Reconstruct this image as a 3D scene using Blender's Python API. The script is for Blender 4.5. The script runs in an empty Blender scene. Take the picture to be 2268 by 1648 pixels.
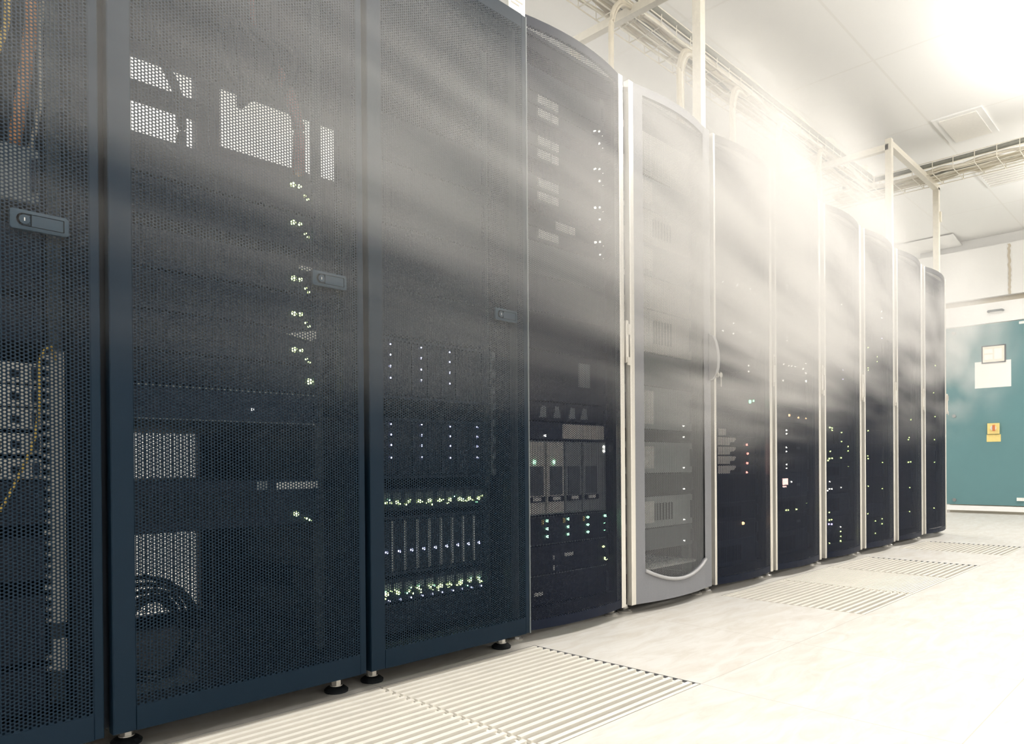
import bpy, math, random
import numpy as np
from mathutils import Vector, Matrix

random.seed(7)
S = bpy.context.scene
COL = S.collection
R = math.radians

# ------------------------------------------------------------------ camera, world, exposure
IMG_W, IMG_H = 2268, 1648
FPX, YAW, PITCH, ROLL, CY, CAM_H = 1607.34, 0.781095, -0.0047956, -0.0075694, 1037.142, 0.58178
cam = bpy.data.cameras.new('camera')
cam.sensor_fit = 'HORIZONTAL'
cam.sensor_width = 36.0
cam.lens = FPX / IMG_W * 36.0
cam.shift_y = (CY - IMG_H / 2) / IMG_W
cam.clip_start = 0.05
cam_o = bpy.data.objects.new('camera', cam)
COL.objects.link(cam_o)
_fw = Vector((math.cos(YAW), math.sin(YAW), 0)); _rt = Vector((math.sin(YAW), -math.cos(YAW), 0)); _up = Vector((0, 0, 1))
_f2 = _fw * math.cos(PITCH) + _up * math.sin(PITCH); _u2 = _up * math.cos(PITCH) - _fw * math.sin(PITCH)
_r = _rt * math.cos(ROLL) + _u2 * math.sin(ROLL); _u = _u2 * math.cos(ROLL) - _rt * math.sin(ROLL)
cam_o.matrix_world = Matrix(((_r.x, _u.x, -_f2.x, 0), (_r.y, _u.y, -_f2.y, 0), (_r.z, _u.z, -_f2.z, CAM_H), (0, 0, 0, 1)))
S.camera = cam_o

w = bpy.data.worlds.new('room_air'); S.world = w; w.use_nodes = True
w.node_tree.nodes['Background'].inputs[0].default_value = (1.0, 0.97, 0.93, 1)
w.node_tree.nodes['Background'].inputs[1].default_value = 0.25

LAMP_WATTS = 52.0
LAMP_COL = (1.0, 0.975, 0.94)
S.view_settings.view_transform = 'Standard'
S.view_settings.look = 'None'
S.view_settings.exposure = -0.88
S.view_settings.gamma = 1.0
S.view_settings.use_curve_mapping = False
S.cycles.max_bounces = 6
S.cycles.diffuse_bounces = 4
S.cycles.volume_bounces = 2
S.cycles.volume_step_rate = 3.0
S.cycles.volume_max_steps = 128
S.cycles.adaptive_threshold = 0.1
S.cycles.adaptive_min_samples = 16
S.cycles.sample_clamp_indirect = 6.0

# ------------------------------------------------------------------ materials
def mat(name, col, rough=0.6, metal=0.0, spec=0.5, noise=0.0, nscale=20.0, bump=0.0, stretch=None):
    m = bpy.data.materials.new(name); m.use_nodes = True
    nt = m.node_tree; b = nt.nodes['Principled BSDF']
    b.inputs['Base Color'].default_value = (*col, 1)
    b.inputs['Roughness'].default_value = rough
    b.inputs['Metallic'].default_value = metal
    b.inputs['Specular IOR Level'].default_value = spec
    if noise or bump:
        tc = nt.nodes.new('ShaderNodeNewGeometry'); mp = nt.nodes.new('ShaderNodeMapping')
        nt.links.new(tc.outputs['Position'], mp.inputs[0])
        if stretch: mp.inputs['Scale'].default_value = stretch
        n = nt.nodes.new('ShaderNodeTexNoise'); n.inputs['Scale'].default_value = nscale; n.inputs['Detail'].default_value = 5
        nt.links.new(mp.outputs[0], n.inputs[0])
        if noise:
            r = nt.nodes.new('ShaderNodeValToRGB')
            r.color_ramp.elements[0].position = 0.3; r.color_ramp.elements[1].position = 0.7
            r.color_ramp.elements[0].color = (*[c * (1 - noise) for c in col], 1)
            r.color_ramp.elements[1].color = (*[min(1, c * (1 + noise)) for c in col], 1)
            nt.links.new(n.outputs[0], r.inputs[0]); nt.links.new(r.outputs[0], b.inputs['Base Color'])
        if bump:
            bp = nt.nodes.new('ShaderNodeBump'); bp.inputs['Strength'].default_value = bump; bp.inputs['Distance'].default_value = 0.002
            nt.links.new(n.outputs[0], bp.inputs['Height']); nt.links.new(bp.outputs[0], b.inputs['Normal'])
    return m
def glow(name, col, strength):
    m = bpy.data.materials.new(name); m.use_nodes = True
    nt = m.node_tree; b = nt.nodes['Principled BSDF']
    b.inputs['Base Color'].default_value = (*col, 1)
    b.inputs['Emission Color'].default_value = (*col, 1); b.inputs['Emission Strength'].default_value = strength
    return m
M = dict(
    door=mat('slate_powder_coat', (0.0045, 0.0145, 0.0275), 0.5, 0.0, 0.14, 0.08, 350, 0.05),
    bowed=mat('blue_black_powder_coat', (0.0045, 0.009, 0.023), 0.5, 0.0, 0.16, 0.08, 350, 0.05),
    frame=mat('rack_frame_black', (0.004, 0.008, 0.015), 0.55, 0.0, 0.3, 0.1, 60),
    inner=mat('rack_inner_black', (0.005, 0.010, 0.018), 0.6, 0.0, 0.3, 0.1, 40),
    emesh=mat('grey_mesh_coat', (0.13, 0.135, 0.14), 0.5, 0.0, 0.3, 0.05, 300),
    rail=mat('galvanised_rail', (0.10, 0.115, 0.12), 0.45, 0.5, 0.5, 0.1, 50),
    bezel=mat('bezel_black', (0.006, 0.011, 0.024), 0.5, 0.0, 0.4, 0.1, 40),
    bezel2=mat('bezel_charcoal', (0.018, 0.028, 0.050), 0.5, 0.0, 0.4, 0.1, 40),
    grey=mat('equipment_grey', (0.33, 0.36, 0.36), 0.5, 0.0, 0.4, 0.06, 30),
    pale=mat('equipment_pale', (0.78, 0.75, 0.68), 0.5, 0.0, 0.4, 0.05, 30),
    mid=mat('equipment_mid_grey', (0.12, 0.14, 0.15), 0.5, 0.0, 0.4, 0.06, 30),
    slot=mat('vent_slot_dark', (0.004, 0.006, 0.009), 0.8),
    alu=mat('brushed_aluminium', (0.80, 0.77, 0.71), 0.32, 0.75, 0.5, 0.05, 40, 0.05, (30, 30, 0.4)),
    aludark=mat('anodised_profile', (0.30, 0.31, 0.31), 0.4, 0.6, 0.5, 0.06, 40),
    eframe=mat('silver_grey_paint', (0.20, 0.205, 0.225), 0.45, 0.0, 0.5, 0.04, 200, 0.03),
    erim=mat('pale_silver_rim', (0.42, 0.42, 0.43), 0.4, 0.2, 0.5, 0.03, 100),
    handle=mat('handle_plastic', (0.014, 0.032, 0.050), 0.5, 0.0, 0.25, 0.05, 80),
    steel=mat('zinc_steel', (0.72, 0.70, 0.66), 0.3, 0.85, 0.5, 0.06, 120),
    rubber=mat('black_rubber', (0.012, 0.016, 0.02), 0.7, 0.0, 0.3, 0.1, 80),
    white=mat('white_paint', (0.93, 0.925, 0.905), 0.6, 0.0, 0.3, 0.015, 3),
    warm=mat('warm_tan', (0.62, 0.56, 0.46), 0.7, 0.0, 0.3, 0.04, 6),  # even tan for the duct collar and seam tape
    wire=mat('zinc_wire', (0.80, 0.76, 0.66), 0.4, 0.3, 0.5, 0.05, 60),
    cable=mat('cream_cable', (0.80, 0.75, 0.64), 0.6, 0.0, 0.4, 0.06, 30),
    cabletan=mat('tan_cable', (0.60, 0.54, 0.42), 0.6, 0.0, 0.4, 0.06, 30),
    cablegrey=mat('grey_cable', (0.23, 0.23, 0.20), 0.6, 0.0, 0.4, 0.08, 30),
    yellow=mat('yellow_cable', (0.85, 0.60, 0.16), 0.5, 0.0, 0.4, 0.05, 30),
    orange=mat('orange_cable', (0.70, 0.33, 0.14), 0.5, 0.0, 0.4, 0.05, 30),
    pink=mat('dull_red_cable', (0.28, 0.10, 0.10), 0.5, 0.0, 0.4, 0.05, 30),
    black=mat('black_cable', (0.012, 0.016, 0.018), 0.5, 0.0, 0.4, 0.1, 30),
    teal=mat('teal_panel_paint', (0.125, 0.255, 0.27), 0.42, 0.0, 0.5, 0.04, 2.5, 0.02),
    cream=mat('cream_screen', (0.80, 0.76, 0.64), 0.3, 0.0, 0.5, 0.03, 20),
    red=mat('red_knob', (0.62, 0.20, 0.08), 0.4, 0.0, 0.5, 0.05, 40),
    switchyellow=mat('switch_plate_yellow', (0.86, 0.68, 0.26), 0.5, 0.0, 0.4, 0.04, 40),
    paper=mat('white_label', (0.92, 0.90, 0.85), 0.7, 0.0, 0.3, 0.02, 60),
    print_=mat('label_print', (0.45, 0.42, 0.36), 0.8),
    slat=mat('grate_slat_paint', (0.80, 0.765, 0.69), 0.5, 0.0, 0.4, 0.03, 8),
    pit=mat('grate_damper', (0.56, 0.52, 0.45), 0.7, 0.0, 0.3, 0.06, 12),
    led_W=glow('led_white', (1.0, 0.97, 0.85), 14), led_Y=glow('led_yellow_green', (0.78, 1.0, 0.35), 14),
    led_G=glow('led_green', (0.35, 1.0, 0.55), 16), led_R=glow('led_red', (1.0, 0.32, 0.25), 14),
    led_P=glow('led_pink', (1.0, 0.65, 0.85), 14), led_V=glow('led_violet', (0.55, 0.5, 1.0), 12),
    led_O=glow('led_orange', (1.0, 0.55, 0.25), 14), led_B=glow('led_blue', (0.6, 0.62, 1.0), 14),
    lamp=glow('lamp_diffuser', (1.0, 0.96, 0.90), 3.0),
    display=glow('lit_display', (1.0, 0.60, 0.52), 9),
)
def floor_material():
    m = bpy.data.materials.new('raised_floor_laminate'); m.use_nodes = True
    nt = m.node_tree; L = nt.links.new; b = nt.nodes['Principled BSDF']
    b.inputs['Roughness'].default_value = 0.42; b.inputs['Specular IOR Level'].default_value = 0.35
    g = nt.nodes.new('ShaderNodeNewGeometry')
    sep = nt.nodes.new('ShaderNodeSeparateXYZ'); L(g.outputs['Position'], sep.inputs[0])
    def mth(op, a, bb=None):
        n = nt.nodes.new('ShaderNodeMath'); n.operation = op
        for i, v in enumerate((a, bb)):
            if v is None: continue
            if isinstance(v, (int, float)): n.inputs[i].default_value = v
            else: L(v, n.inputs[i])
        return n.outputs[0]
    def seam(ch, off):
        a = mth('DIVIDE', mth('SUBTRACT', ch, off), 0.6)
        f = mth('FRACT', a); d = mth('MINIMUM', f, mth('SUBTRACT', 1.0, f))
        return mth('LESS_THAN', d, 0.0022)
    s = mth('MAXIMUM', seam(sep.outputs[0], TX), seam(sep.outputs[1], TY))
    # veined laminate: streaks drawn out along the aisle
    mp = nt.nodes.new('ShaderNodeMapping'); mp.inputs['Scale'].default_value = (1.6, 6.0, 1); mp.inputs['Rotation'].default_value = (0, 0, R(-12)); L(g.outputs['Position'], mp.inputs[0])
    n1 = nt.nodes.new('ShaderNodeTexNoise'); n1.inputs['Scale'].default_value = 3.0; n1.inputs['Detail'].default_value = 9; n1.inputs['Roughness'].default_value = 0.68; n1.inputs['Distortion'].default_value = 0.9
    L(mp.outputs[0], n1.inputs[0])
    r = nt.nodes.new('ShaderNodeValToRGB')
    r.color_ramp.elements[0].position = 0.33; r.color_ramp.elements[0].color = (0.64, 0.60, 0.535, 1)
    r.color_ramp.elements[1].position = 0.60; r.color_ramp.elements[1].color = (0.735, 0.715, 0.675, 1)
    L(n1.outputs[0], r.inputs[0])
    mx = nt.nodes.new('ShaderNodeMix'); mx.data_type = 'RGBA'
    L(s, mx.inputs['Factor']); L(r.outputs[0], mx.inputs[6]); mx.inputs[7].default_value = (0.54, 0.505, 0.45, 1)
    L(mx.outputs[2], b.inputs['Base Color'])
    return m
def ceiling_material():
    m = bpy.data.materials.new('ceiling_tiles'); m.use_nodes = True
    nt = m.node_tree; L = nt.links.new; b = nt.nodes['Principled BSDF']; b.inputs['Roughness'].default_value = 0.8
    g = nt.nodes.new('ShaderNodeNewGeometry'); br = nt.nodes.new('ShaderNodeTexBrick')
    mp = nt.nodes.new('ShaderNodeMapping'); mp.inputs['Location'].default_value = (-0.05, 0.21, 0); L(g.outputs['Position'], mp.inputs[0]); L(mp.outputs[0], br.inputs[0])
    br.offset = 0.0; br.inputs['Scale'].default_value = 1.0; br.inputs['Brick Width'].default_value = 1.2; br.inputs['Row Height'].default_value = 0.6
    br.inputs['Mortar Size'].default_value = 0.008; br.inputs['Mortar Smooth'].default_value = 0.2
    br.inputs[1].default_value = (0.95, 0.945, 0.925, 1); br.inputs[2].default_value = (0.94, 0.935, 0.915, 1); br.inputs[3].default_value = (0.905, 0.895, 0.865, 1)
    L(br.outputs[0], b.inputs['Base Color'])
    return m

# ------------------------------------------------------------------ mesh helpers
class MB:
    def __init__(s): s.v = []; s.f = []
    def quad(s, a, b, c, d):
        n = len(s.v); s.v += [a, b, c, d]; s.f.append((n, n + 1, n + 2, n + 3)); return s
    def box(s, x0, x1, y0, y1, z0, z1, bev=0.0):
        n = len(s.v)
        if bev <= 0:
            s.v += [(x0, y0, z0), (x1, y0, z0), (x1, y1, z0), (x0, y1, z0), (x0, y0, z1), (x1, y0, z1), (x1, y1, z1), (x0, y1, z1)]
            s.f += [tuple(n + i for i in q) for q in ((0, 3, 2, 1), (4, 5, 6, 7), (0, 1, 5, 4), (1, 2, 6, 5), (2, 3, 7, 6), (3, 0, 4, 7))]
        else:                      # bevel the four edges of the face at y0
            b = bev
            s.v += [(x0 + b, y0, z0 + b), (x1 - b, y0, z0 + b), (x1 - b, y0, z1 - b), (x0 + b, y0, z1 - b),
                    (x0, y0 + b, z0), (x1, y0 + b, z0), (x1, y0 + b, z1), (x0, y0 + b, z1),
                    (x0, y1, z0), (x1, y1, z0), (x1, y1, z1), (x0, y1, z1)]
            s.f += [tuple(n + i for i in q) for q in ((0, 1, 2, 3), (4, 5, 1, 0), (5, 6, 2, 1), (6, 7, 3, 2), (7, 4, 0, 3),
                    (8, 9, 5, 4), (9, 10, 6, 5), (10, 11, 7, 6), (11, 8, 4, 7), (11, 10, 9, 8))]
        return s
    def prism(s, poly, y0, y1):    # polygon in x,z extruded along y
        n = len(s.v); k = len(poly)
        s.v += [(x, y0, z) for x, z in poly] + [(x, y1, z) for x, z in poly]
        s.f.append(tuple(range(n, n + k))); s.f.append(tuple(range(n + 2 * k - 1, n + k - 1, -1)))
        for i in range(k):
            j = (i + 1) % k; s.f.append((n + i, n + k + i, n + k + j, n + j))
        return s
    def lathe(s, cx, cy, prof, k=16):   # profile (radius, z) about a vertical axis
        n = len(s.v)
        for r, z in prof:
            for i in range(k):
                a = 2 * math.pi * i / k; s.v.append((cx + r * math.cos(a), cy + r * math.sin(a), z))
        for p in range(len(prof) - 1):
            for i in range(k):
                j = (i + 1) % k; s.f.append((n + p * k + i, n + p * k + j, n + (p + 1) * k + j, n + (p + 1) * k + i))
        s.f.append(tuple(n + i for i in range(k))[::-1]); s.f.append(tuple(n + (len(prof) - 1) * k + i for i in range(k)))
        return s
    def disc_y(s, cx, cz, y0, y1, r, k=12):
        poly = [(cx + r * math.cos(2 * math.pi * i / k), cz + r * math.sin(2 * math.pi * i / k)) for i in range(k)]
        return s.prism(poly, y0, y1)
    def tube(s, pts, r, k=7):
        pts = [Vector(p) for p in pts]; n = len(s.v); m = len(pts)
        for i, p in enumerate(pts):
            t = (pts[min(i + 1, m - 1)] - pts[max(i - 1, 0)]).normalized()
            ref = Vector((0, 0, 1)) if abs(t.z) < 0.9 else Vector((0, 1, 0))
            a = t.cross(ref).normalized(); b = a.cross(t)
            for q in range(k):
                an = 2 * math.pi * q / k; s.v.append(tuple(p + r * (a * math.cos(an) + b * math.sin(an))))
        for i in range(m - 1):
            for q in range(k):
                q2 = (q + 1) % k; s.f.append((n + i * k + q, n + i * k + q2, n + (i + 1) * k + q2, n + (i + 1) * k + q))
        s.f.append(tuple(n + q for q in range(k))[::-1]); s.f.append(tuple(n + (m - 1) * k + q for q in range(k)))
        return s
    def build(s, name, material, parent=None, smooth=False):
        org = Vector(root_loc(parent)) if parent else Vector((0, 0, 0))
        me = bpy.data.meshes.new(name)
        me.from_pydata([(x - org.x, y - org.y, z - org.z) for x, y, z in s.v], [], s.f)
        me.materials.append(material)
        if smooth: me.polygons.foreach_set('use_smooth', [True] * len(me.polygons))
        me.update()
        o = bpy.data.objects.new(name, me); COL.objects.link(o)
        if parent: o.parent = parent
        return o
def root_loc(o):
    while o.parent: o = o.parent
    return o.location
def smooth_path(pts, n=8):
    P = [Vector(p) for p in pts]; P = [P[0]] + P + [P[-1]]; out = []
    for i in range(1, len(P) - 2):
        for k in range(n):
            t = k / n; a, b, c, d = P[i - 1:i + 3]
            out.append(0.5 * ((2 * b) + (-a + c) * t + (2 * a - 5 * b + 4 * c - d) * t * t + (-a + 3 * b - 3 * c + d) * t ** 3))
    out.append(P[-2]); return out
def tag(o, label=None, cat=None, group=None, kind=None):
    if label: o['label'] = label
    if cat: o['category'] = cat
    if group: o['group'] = group
    if kind: o['kind'] = kind
    return o
def thing(name, label, cat, loc, group=None):
    o = bpy.data.objects.new(name, None); o.empty_display_size = 0.1; COL.objects.link(o); o.location = loc
    return tag(o, label, cat, group)
def place(name, me, parent, loc=(0, 0, 0)):       # a mesh already made, linked again under a parent
    o = bpy.data.objects.new(name, me); COL.objects.link(o); o.parent = parent; o.location = loc
    return o
ORD = ['first', 'second', 'third', 'fourth', 'fifth', 'sixth', 'seventh', 'eighth', 'ninth', 'tenth', 'eleventh', 'twelfth', 'thirteenth', 'fourteenth', 'fifteenth', 'sixteenth', 'seventeenth', 'eighteenth', 'nineteenth', 'twentieth']

# raised-floor lattice and rack lattice
TX, TY = 1.7055, 1.5945
YF = 1.551            # front of the three flat doors
YC = 1.630            # front of the curved doors
FLAT = [-0.156, 0.444, 1.044, 1.644]
BOW = [1.657, 2.277, 2.897, 3.502, 4.128, 4.753, 5.379, 6.010, 6.641]
ROOM = (-2.6, 10.4, -3.2, 4.3, 3.1)

# ------------------------------------------------------------------ room shell
x0, x1, y0, y1, H = ROOM
GRATES = {(-2, 0): 'wide', (-1, 0): 'wide', (2, 0): 'wide', (3, 0): 'fine', (4, 0): 'wide', (6, 0): 'wide'}
fl = MB()
xs = sorted({x0, x1} | {TX + 0.6 * i for i in range(-8, 15) if x0 < TX + 0.6 * i < x1})
ys = sorted({y0, y1} | {TY - 0.6 * j for j in range(-6, 9) if y0 < TY - 0.6 * j < y1})
for a, b in zip(xs[:-1], xs[1:]):
    for c, d in zip(ys[:-1], ys[1:]):
        i, j = round((a - TX) / 0.6), round((TY - d) / 0.6)
        if (i, j) in GRATES and abs(b - a - 0.6) < 1e-3 and abs(d - c - 0.6) < 1e-3: continue
        fl.quad((a, c, 0), (b, c, 0), (b, d, 0), (a, d, 0))
tag(fl.build('floor', floor_material()), kind='structure')
tag(MB().quad((x0, y0, H), (x0, y1, H), (x1, y1, H), (x1, y0, H)).build('ceiling', ceiling_material()), kind='structure')
tag(MB().box(x0, x1, y1, y1 + 0.1, 0, H).build('wall_back', M['white']), kind='structure')
tag(MB().box(x1, x1 + 0.1, y0, y1, 0, H).build('wall_right', M['white']), kind='structure')
tag(MB().box(x0, x1, y0 - 0.1, y0, 0, H).build('wall_front', M['white']), kind='structure')
tag(MB().box(x0 - 0.1, x0, y0, y1, 0, H).build('wall_left', M['white']), kind='structure')

# ------------------------------------------------------------------ ceiling lights (panel + its lamp)
def ceiling_light(cx, cy, label, w_=0.30, l_=1.2, hang=0.0):
    zt = H - hang
    t = thing('ceiling_light', label, 'ceiling light', (cx, cy, zt - 0.02), 'ceiling light panels')
    f = MB(); e = 0.02
    f.box(cx - l_/2 - e, cx + l_/2 + e, cy - w_/2 - e, cy - w_/2, zt - 0.03, zt - 0.001).box(cx - l_/2 - e, cx + l_/2 + e, cy + w_/2, cy + w_/2 + e, zt - 0.03, zt - 0.001)
    f.box(cx - l_/2 - e, cx - l_/2, cy - w_/2, cy + w_/2, zt - 0.03, zt - 0.001).box(cx + l_/2, cx + l_/2 + e, cy - w_/2, cy + w_/2, zt - 0.03, zt - 0.001)
    f.build('light_frame', M['white'], t)
    MB().box(cx - l_/2, cx + l_/2, cy - w_/2, cy + w_/2, zt - 0.02, zt - 0.005).build('diffuser', M['lamp'], t)
    if hang:
        for s_ in (-1, 1): MB().tube([(cx + s_ * 0.5, cy, zt - 0.005), (cx + s_ * 0.5, cy, H)], 0.004, 6).build('hanger_rod', M['steel'], t)
    for up in ((0, 1) if hang else (0,)):  # hung panels get an added upward lamp to lift the ceiling
        la = bpy.data.lights.new('lamp', 'AREA'); la.shape = 'RECTANGLE'; la.size = l_; la.size_y = w_; la.energy = LAMP_WATTS * (0.62 if up else 1.0); la.color = LAMP_COL
        lo = bpy.data.objects.new('lamp', la); COL.objects.link(lo); lo.parent = t; lo.location = (0, 0, 0.03 if up else -0.015)
        if up: lo.rotation_euler = (math.pi, 0, 0)
for i, cx in enumerate((-1.2, 1.0, 3.2, 5.2, 7.6)):
    ceiling_light(cx, 0.48, 'added unseen light panel hung over the aisle, %s from the nearest' % ORD[i], hang=0.45)  # unseen panels added to brighten the ceiling and rack tops
    ceiling_light(cx, 3.45, 'slim ceiling light panel behind the racks, %s from the nearest' % ORD[i])
for i, cx in enumerate((0.0, 3.6, 7.2)):
    ceiling_light(cx, -2.0, 'slim ceiling light panel far across the room, %s from the nearest' % ORD[i])

# ceiling details seen over the far end
def ceiling_grille(xa, xb, ya, yb, label, n):
    t = thing('ceiling_grille', label, 'air vent', ((xa + xb)/2, (ya + yb)/2, H))
    f = MB(); e = 0.02
    f.box(xa, xb, ya, ya + e, H - 0.012, H - 0.001).box(xa, xb, yb - e, yb, H - 0.012, H - 0.001).box(xa, xa + e, ya + e, yb - e, H - 0.012, H - 0.001).box(xb - e, xb, ya + e, yb - e, H - 0.012, H - 0.001)
    f.build('grille_frame', M['white'], t)
    s = MB()
    for k in range(n):
        xx = xa + e + (xb - xa - 2*e) * (k + 0.5) / n
        s.box(xx - 0.012, xx + 0.012, ya + e, yb - e, H - 0.016, H - 0.003)
    s.build('louvre_blades', M['paper'], t)
ceiling_grille(7.25, 7.85, 1.00, 1.58, 'white louvred ceiling vent beyond the cross cable tray', 9)
t = thing('ceiling_diffuser', 'pale grey flat ceiling diffuser above the far racks, before the cross tray', 'air vent', (6.28, 1.42, H))
MB().box(6.0, 6.56, 1.25, 1.57, H - 0.012, H - 0.001).build('diffuser_frame', M['white'], t)
MB().box(6.04, 6.52, 1.29, 1.53, H - 0.018, H - 0.012).build('diffuser_plate', M['paper'], t)
t = MB().quad((9.1, 2.17, H - 0.003), (9.5, 2.17, H - 0.05), (9.5, 2.77, H - 0.05), (9.1, 2.77, H - 0.003)).quad((9.1, 2.17, H - 0.015), (9.1, 2.77, H - 0.015), (9.5, 2.77, H - 0.062), (9.5, 2.17, H - 0.062)).build('ceiling_hatch', M['white'])
tag(t, 'slightly ajar ceiling tile with a dark gap near the far wall', 'ceiling tile')

# ------------------------------------------------------------------ floor grates
def grate(i, j, kind, label):
    a, b, d = TX + 0.6 * i, TX + 0.6 * (i + 1), TY - 0.6 * j; c = d - 0.6
    t = thing('floor_grate', label, 'floor grate', ((a + b)/2, (c + d)/2, 0), 'slatted tiles set in the raised floor')
    g = 0.003
    fr = MB()
    fr.box(a + g, b - g, c + g, c + 0.014, -0.035, 0).box(a + g, b - g, d - 0.014, d - g, -0.035, 0)
    fr.box(a + g, a + 0.010, c + 0.014, d - 0.014, -0.035, -0.006).box(b - 0.010, b - g, c + 0.014, d - 0.014, -0.035, -0.006)
    fr.build('tile_frame', M['slat'], t)
    s = MB(); n = 19 if kind == 'wide' else 40; p = (0.6 - 0.034) / n
    sh = 0.0 if i % 2 else 0.006
    for k in range(n):
        yy = c + 0.017 + p * (k + 0.5) + (sh if kind == 'wide' else 0)
        if kind == 'wide': s.prism([(a + 0.004, -0.03), (b - 0.004, -0.03), (b - 0.004, 0), (a + 0.004, 0)], yy - 0.0075, yy + 0.0055)
        else: s.box(a + 0.010, b - 0.010, yy - 0.005, yy + 0.005, -0.015, -0.0005)
    s.build('slats', M['slat'], t)
    MB().box(a + g, b - g, c + g, d - g, -0.045, -0.035).build('damper_plate', M['pit'], t)
grate(-1, 0, 'wide', 'large slatted cream floor grate in front of the rack with green light rows')
grate(-2, 0, 'wide', 'slatted floor grate in front of the rack with bright openings at its top')
grate(2, 0, 'wide', 'slatted cream floor grate just before the finely slotted tile')
grate(3, 0, 'fine', 'finely slotted cream floor tile between two coarse slatted grates')
grate(4, 0, 'wide', 'slatted cream floor grate beyond the finely slotted tile')
grate(6, 0, 'wide', 'slatted cream floor grate at the far end of the rack row')

# ------------------------------------------------------------------ perforated sheet (real holes)
def perforated_mesh(name, w_, h_, pitch, rad, thick, material, bow=0.0, facets=8):
    nx, nz = round(w_ / pitch), round(h_ / pitch); px, pz = w_ / nx, h_ / nz
    ci, cj = np.meshgrid(np.arange(nx), np.arange(nz), indexing='ij'); ci, cj = ci.ravel(), cj.ravel()
    keep = ~((ci % 2 == 1) & (cj == nz - 1)); ci, cj = ci[keep], cj[keep]
    cx = (ci + 0.5) * px; cz = (cj + 0.5) * pz + np.where(ci % 2 == 1, pz / 2, 0)
    ang = np.arange(8) * math.pi / 4
    ox = np.array([1, 1, 0, -1, -1, -1, 0, 1]) * px / 2; oz = np.array([0, 1, 1, 1, 0, -1, -1, -1]) * pz / 2
    ix = rad * np.cos(ang); iz = rad * np.sin(ang)
    X = np.concatenate([cx[:, None] + ox, cx[:, None] + ix, cx[:, None] + ix], 1)
    Z = np.concatenate([cz[:, None] + oz, cz[:, None] + iz, cz[:, None] + iz], 1)
    D = np.concatenate([np.zeros((len(cx), 16)), np.full((len(cx), 8), thick)], 1)
    def bowf(x):
        t = np.clip(x / w_, 0, 1)
        k = np.linspace(0, 1, facets + 1); return -bow * np.interp(t, k, 1 - (2 * k - 1) ** 2)
    V = np.stack([X, bowf(X) + D, Z], -1).reshape(-1, 3)
    q = []
    for k in range(8):
        j = (k + 1) % 8
        q.append([k, 8 + k, 8 + j, j]); q.append([8 + k, 16 + k, 16 + j, 8 + j])
    F = (np.arange(len(cx))[:, None, None] * 24 + np.array(q)[None]).reshape(-1, 4)
    # closing half cells of the staggered columns
    ev, ef = [], []; n0 = len(V)
    for i in range(1, nx, 2):
        for za, zb in ((0, pz / 2), (h_ - pz / 2, h_)):
            a, b = i * px, (i + 1) * px; n = n0 + len(ev)
            ev += [(a, float(bowf(np.array(a))), za), (b, float(bowf(np.array(b))), za), (b, float(bowf(np.array(b))), zb), (a, float(bowf(np.array(a))), zb)]
            ef.append((n, n + 1, n + 2, n + 3))
    if ev: V = np.concatenate([V, np.array(ev)]); F = np.concatenate([F, np.array(ef)])
    me = bpy.data.meshes.new(name)
    me.vertices.add(len(V)); me.vertices.foreach_set('co', V.astype(np.float32).ravel())
    me.loops.add(F.size); me.loops.foreach_set('vertex_index', F.astype(np.int32).ravel())
    me.polygons.add(len(F)); me.polygons.foreach_set('loop_start', np.arange(0, F.size, 4, dtype=np.int32))
    me.polygons.foreach_set('loop_total', np.full(len(F), 4, dtype=np.int32))
    me.materials.append(material); me.update(calc_edges=True)
    return me
PANEL_FLAT = perforated_mesh('perforated_panel', 0.523, 1.824, 0.0067, 0.00248, 0.0008, M['door'])
PANEL_BOW = perforated_mesh('perforated_panel', 0.529, 1.945, 0.0064, 0.00242, 0.0005, M['bowed'], bow=0.030, facets=9)
PANEL_REAR = perforated_mesh('rear_perforated_panel', 0.52, 0.66, 0.0067, 0.0027, 0.0008, M['inner'])

RACKN = [None] * 5 + ['%s rack past the pale framed one' % o for o in ORD]
def foot(root, x, y, pad=True, zt=0.075):
    f = MB().lathe(x, y, [(0.006, 0.008), (0.006, zt)], 10)
    f.lathe(x, y, [(0.013, 0.018), (0.013, 0.030)], 6).lathe(x, y, [(0.016, 0.0155), (0.016, 0.018)], 14)
    o = f.build('levelling_foot', M['steel'], root)
    p = MB().lathe(x, y, [(0.030, 0.0), (0.031, 0.006), (0.024, 0.012), (0.012, 0.0155)], 20)
    p.build('foot_pad', M['rubber'] if pad else M['steel'], o)
def rack_frame(root, xa, xb, yd, ztop, zbot, depth=0.97):
    y_a, y_b = yd + 0.045, yd + depth
    f = MB(); p = 0.035
    for xx in (xa + 0.004, xb - 0.004 - p):
        for yy in (y_a, y_b - p): f.box(xx, xx + p, yy, yy + p, zbot, ztop)
    for zz in (zbot, ztop - 0.04):
        for yy in (y_a, y_b - p): f.box(xa + 0.004 + p, xb - 0.004 - p, yy, yy + p, zz, zz + 0.04)
        for xx in (xa + 0.004, xb - 0.004 - p): f.box(xx, xx + p, y_a + p, y_b - p, zz, zz + 0.04)
    f.build('frame', M['frame'], root)
    MB().box(xa + 0.003, xb - 0.003, yd + 0.035, y_b + 0.01, ztop, ztop + 0.012).build('roof_panel', M['frame'], root)
    return y_a, y_b
def rails(root, cx, hw, y, za, zb):
    for s in (-1, 1):
        m = MB(); xa = cx + s * hw
        m.box(xa - 0.012, xa + 0.012, y, y + 0.003, za, zb).box(xa + s * 0.009, xa + s * 0.012, y + 0.003, y + 0.05, za, zb)
        m.build('mounting_rail', M['rail'], root)
def wall_of_rack(root, name, x, ya, yb, za, zb): MB().box(x - 0.002, x + 0.002, ya, yb, za, zb).build(name, M['inner'], root)

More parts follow.
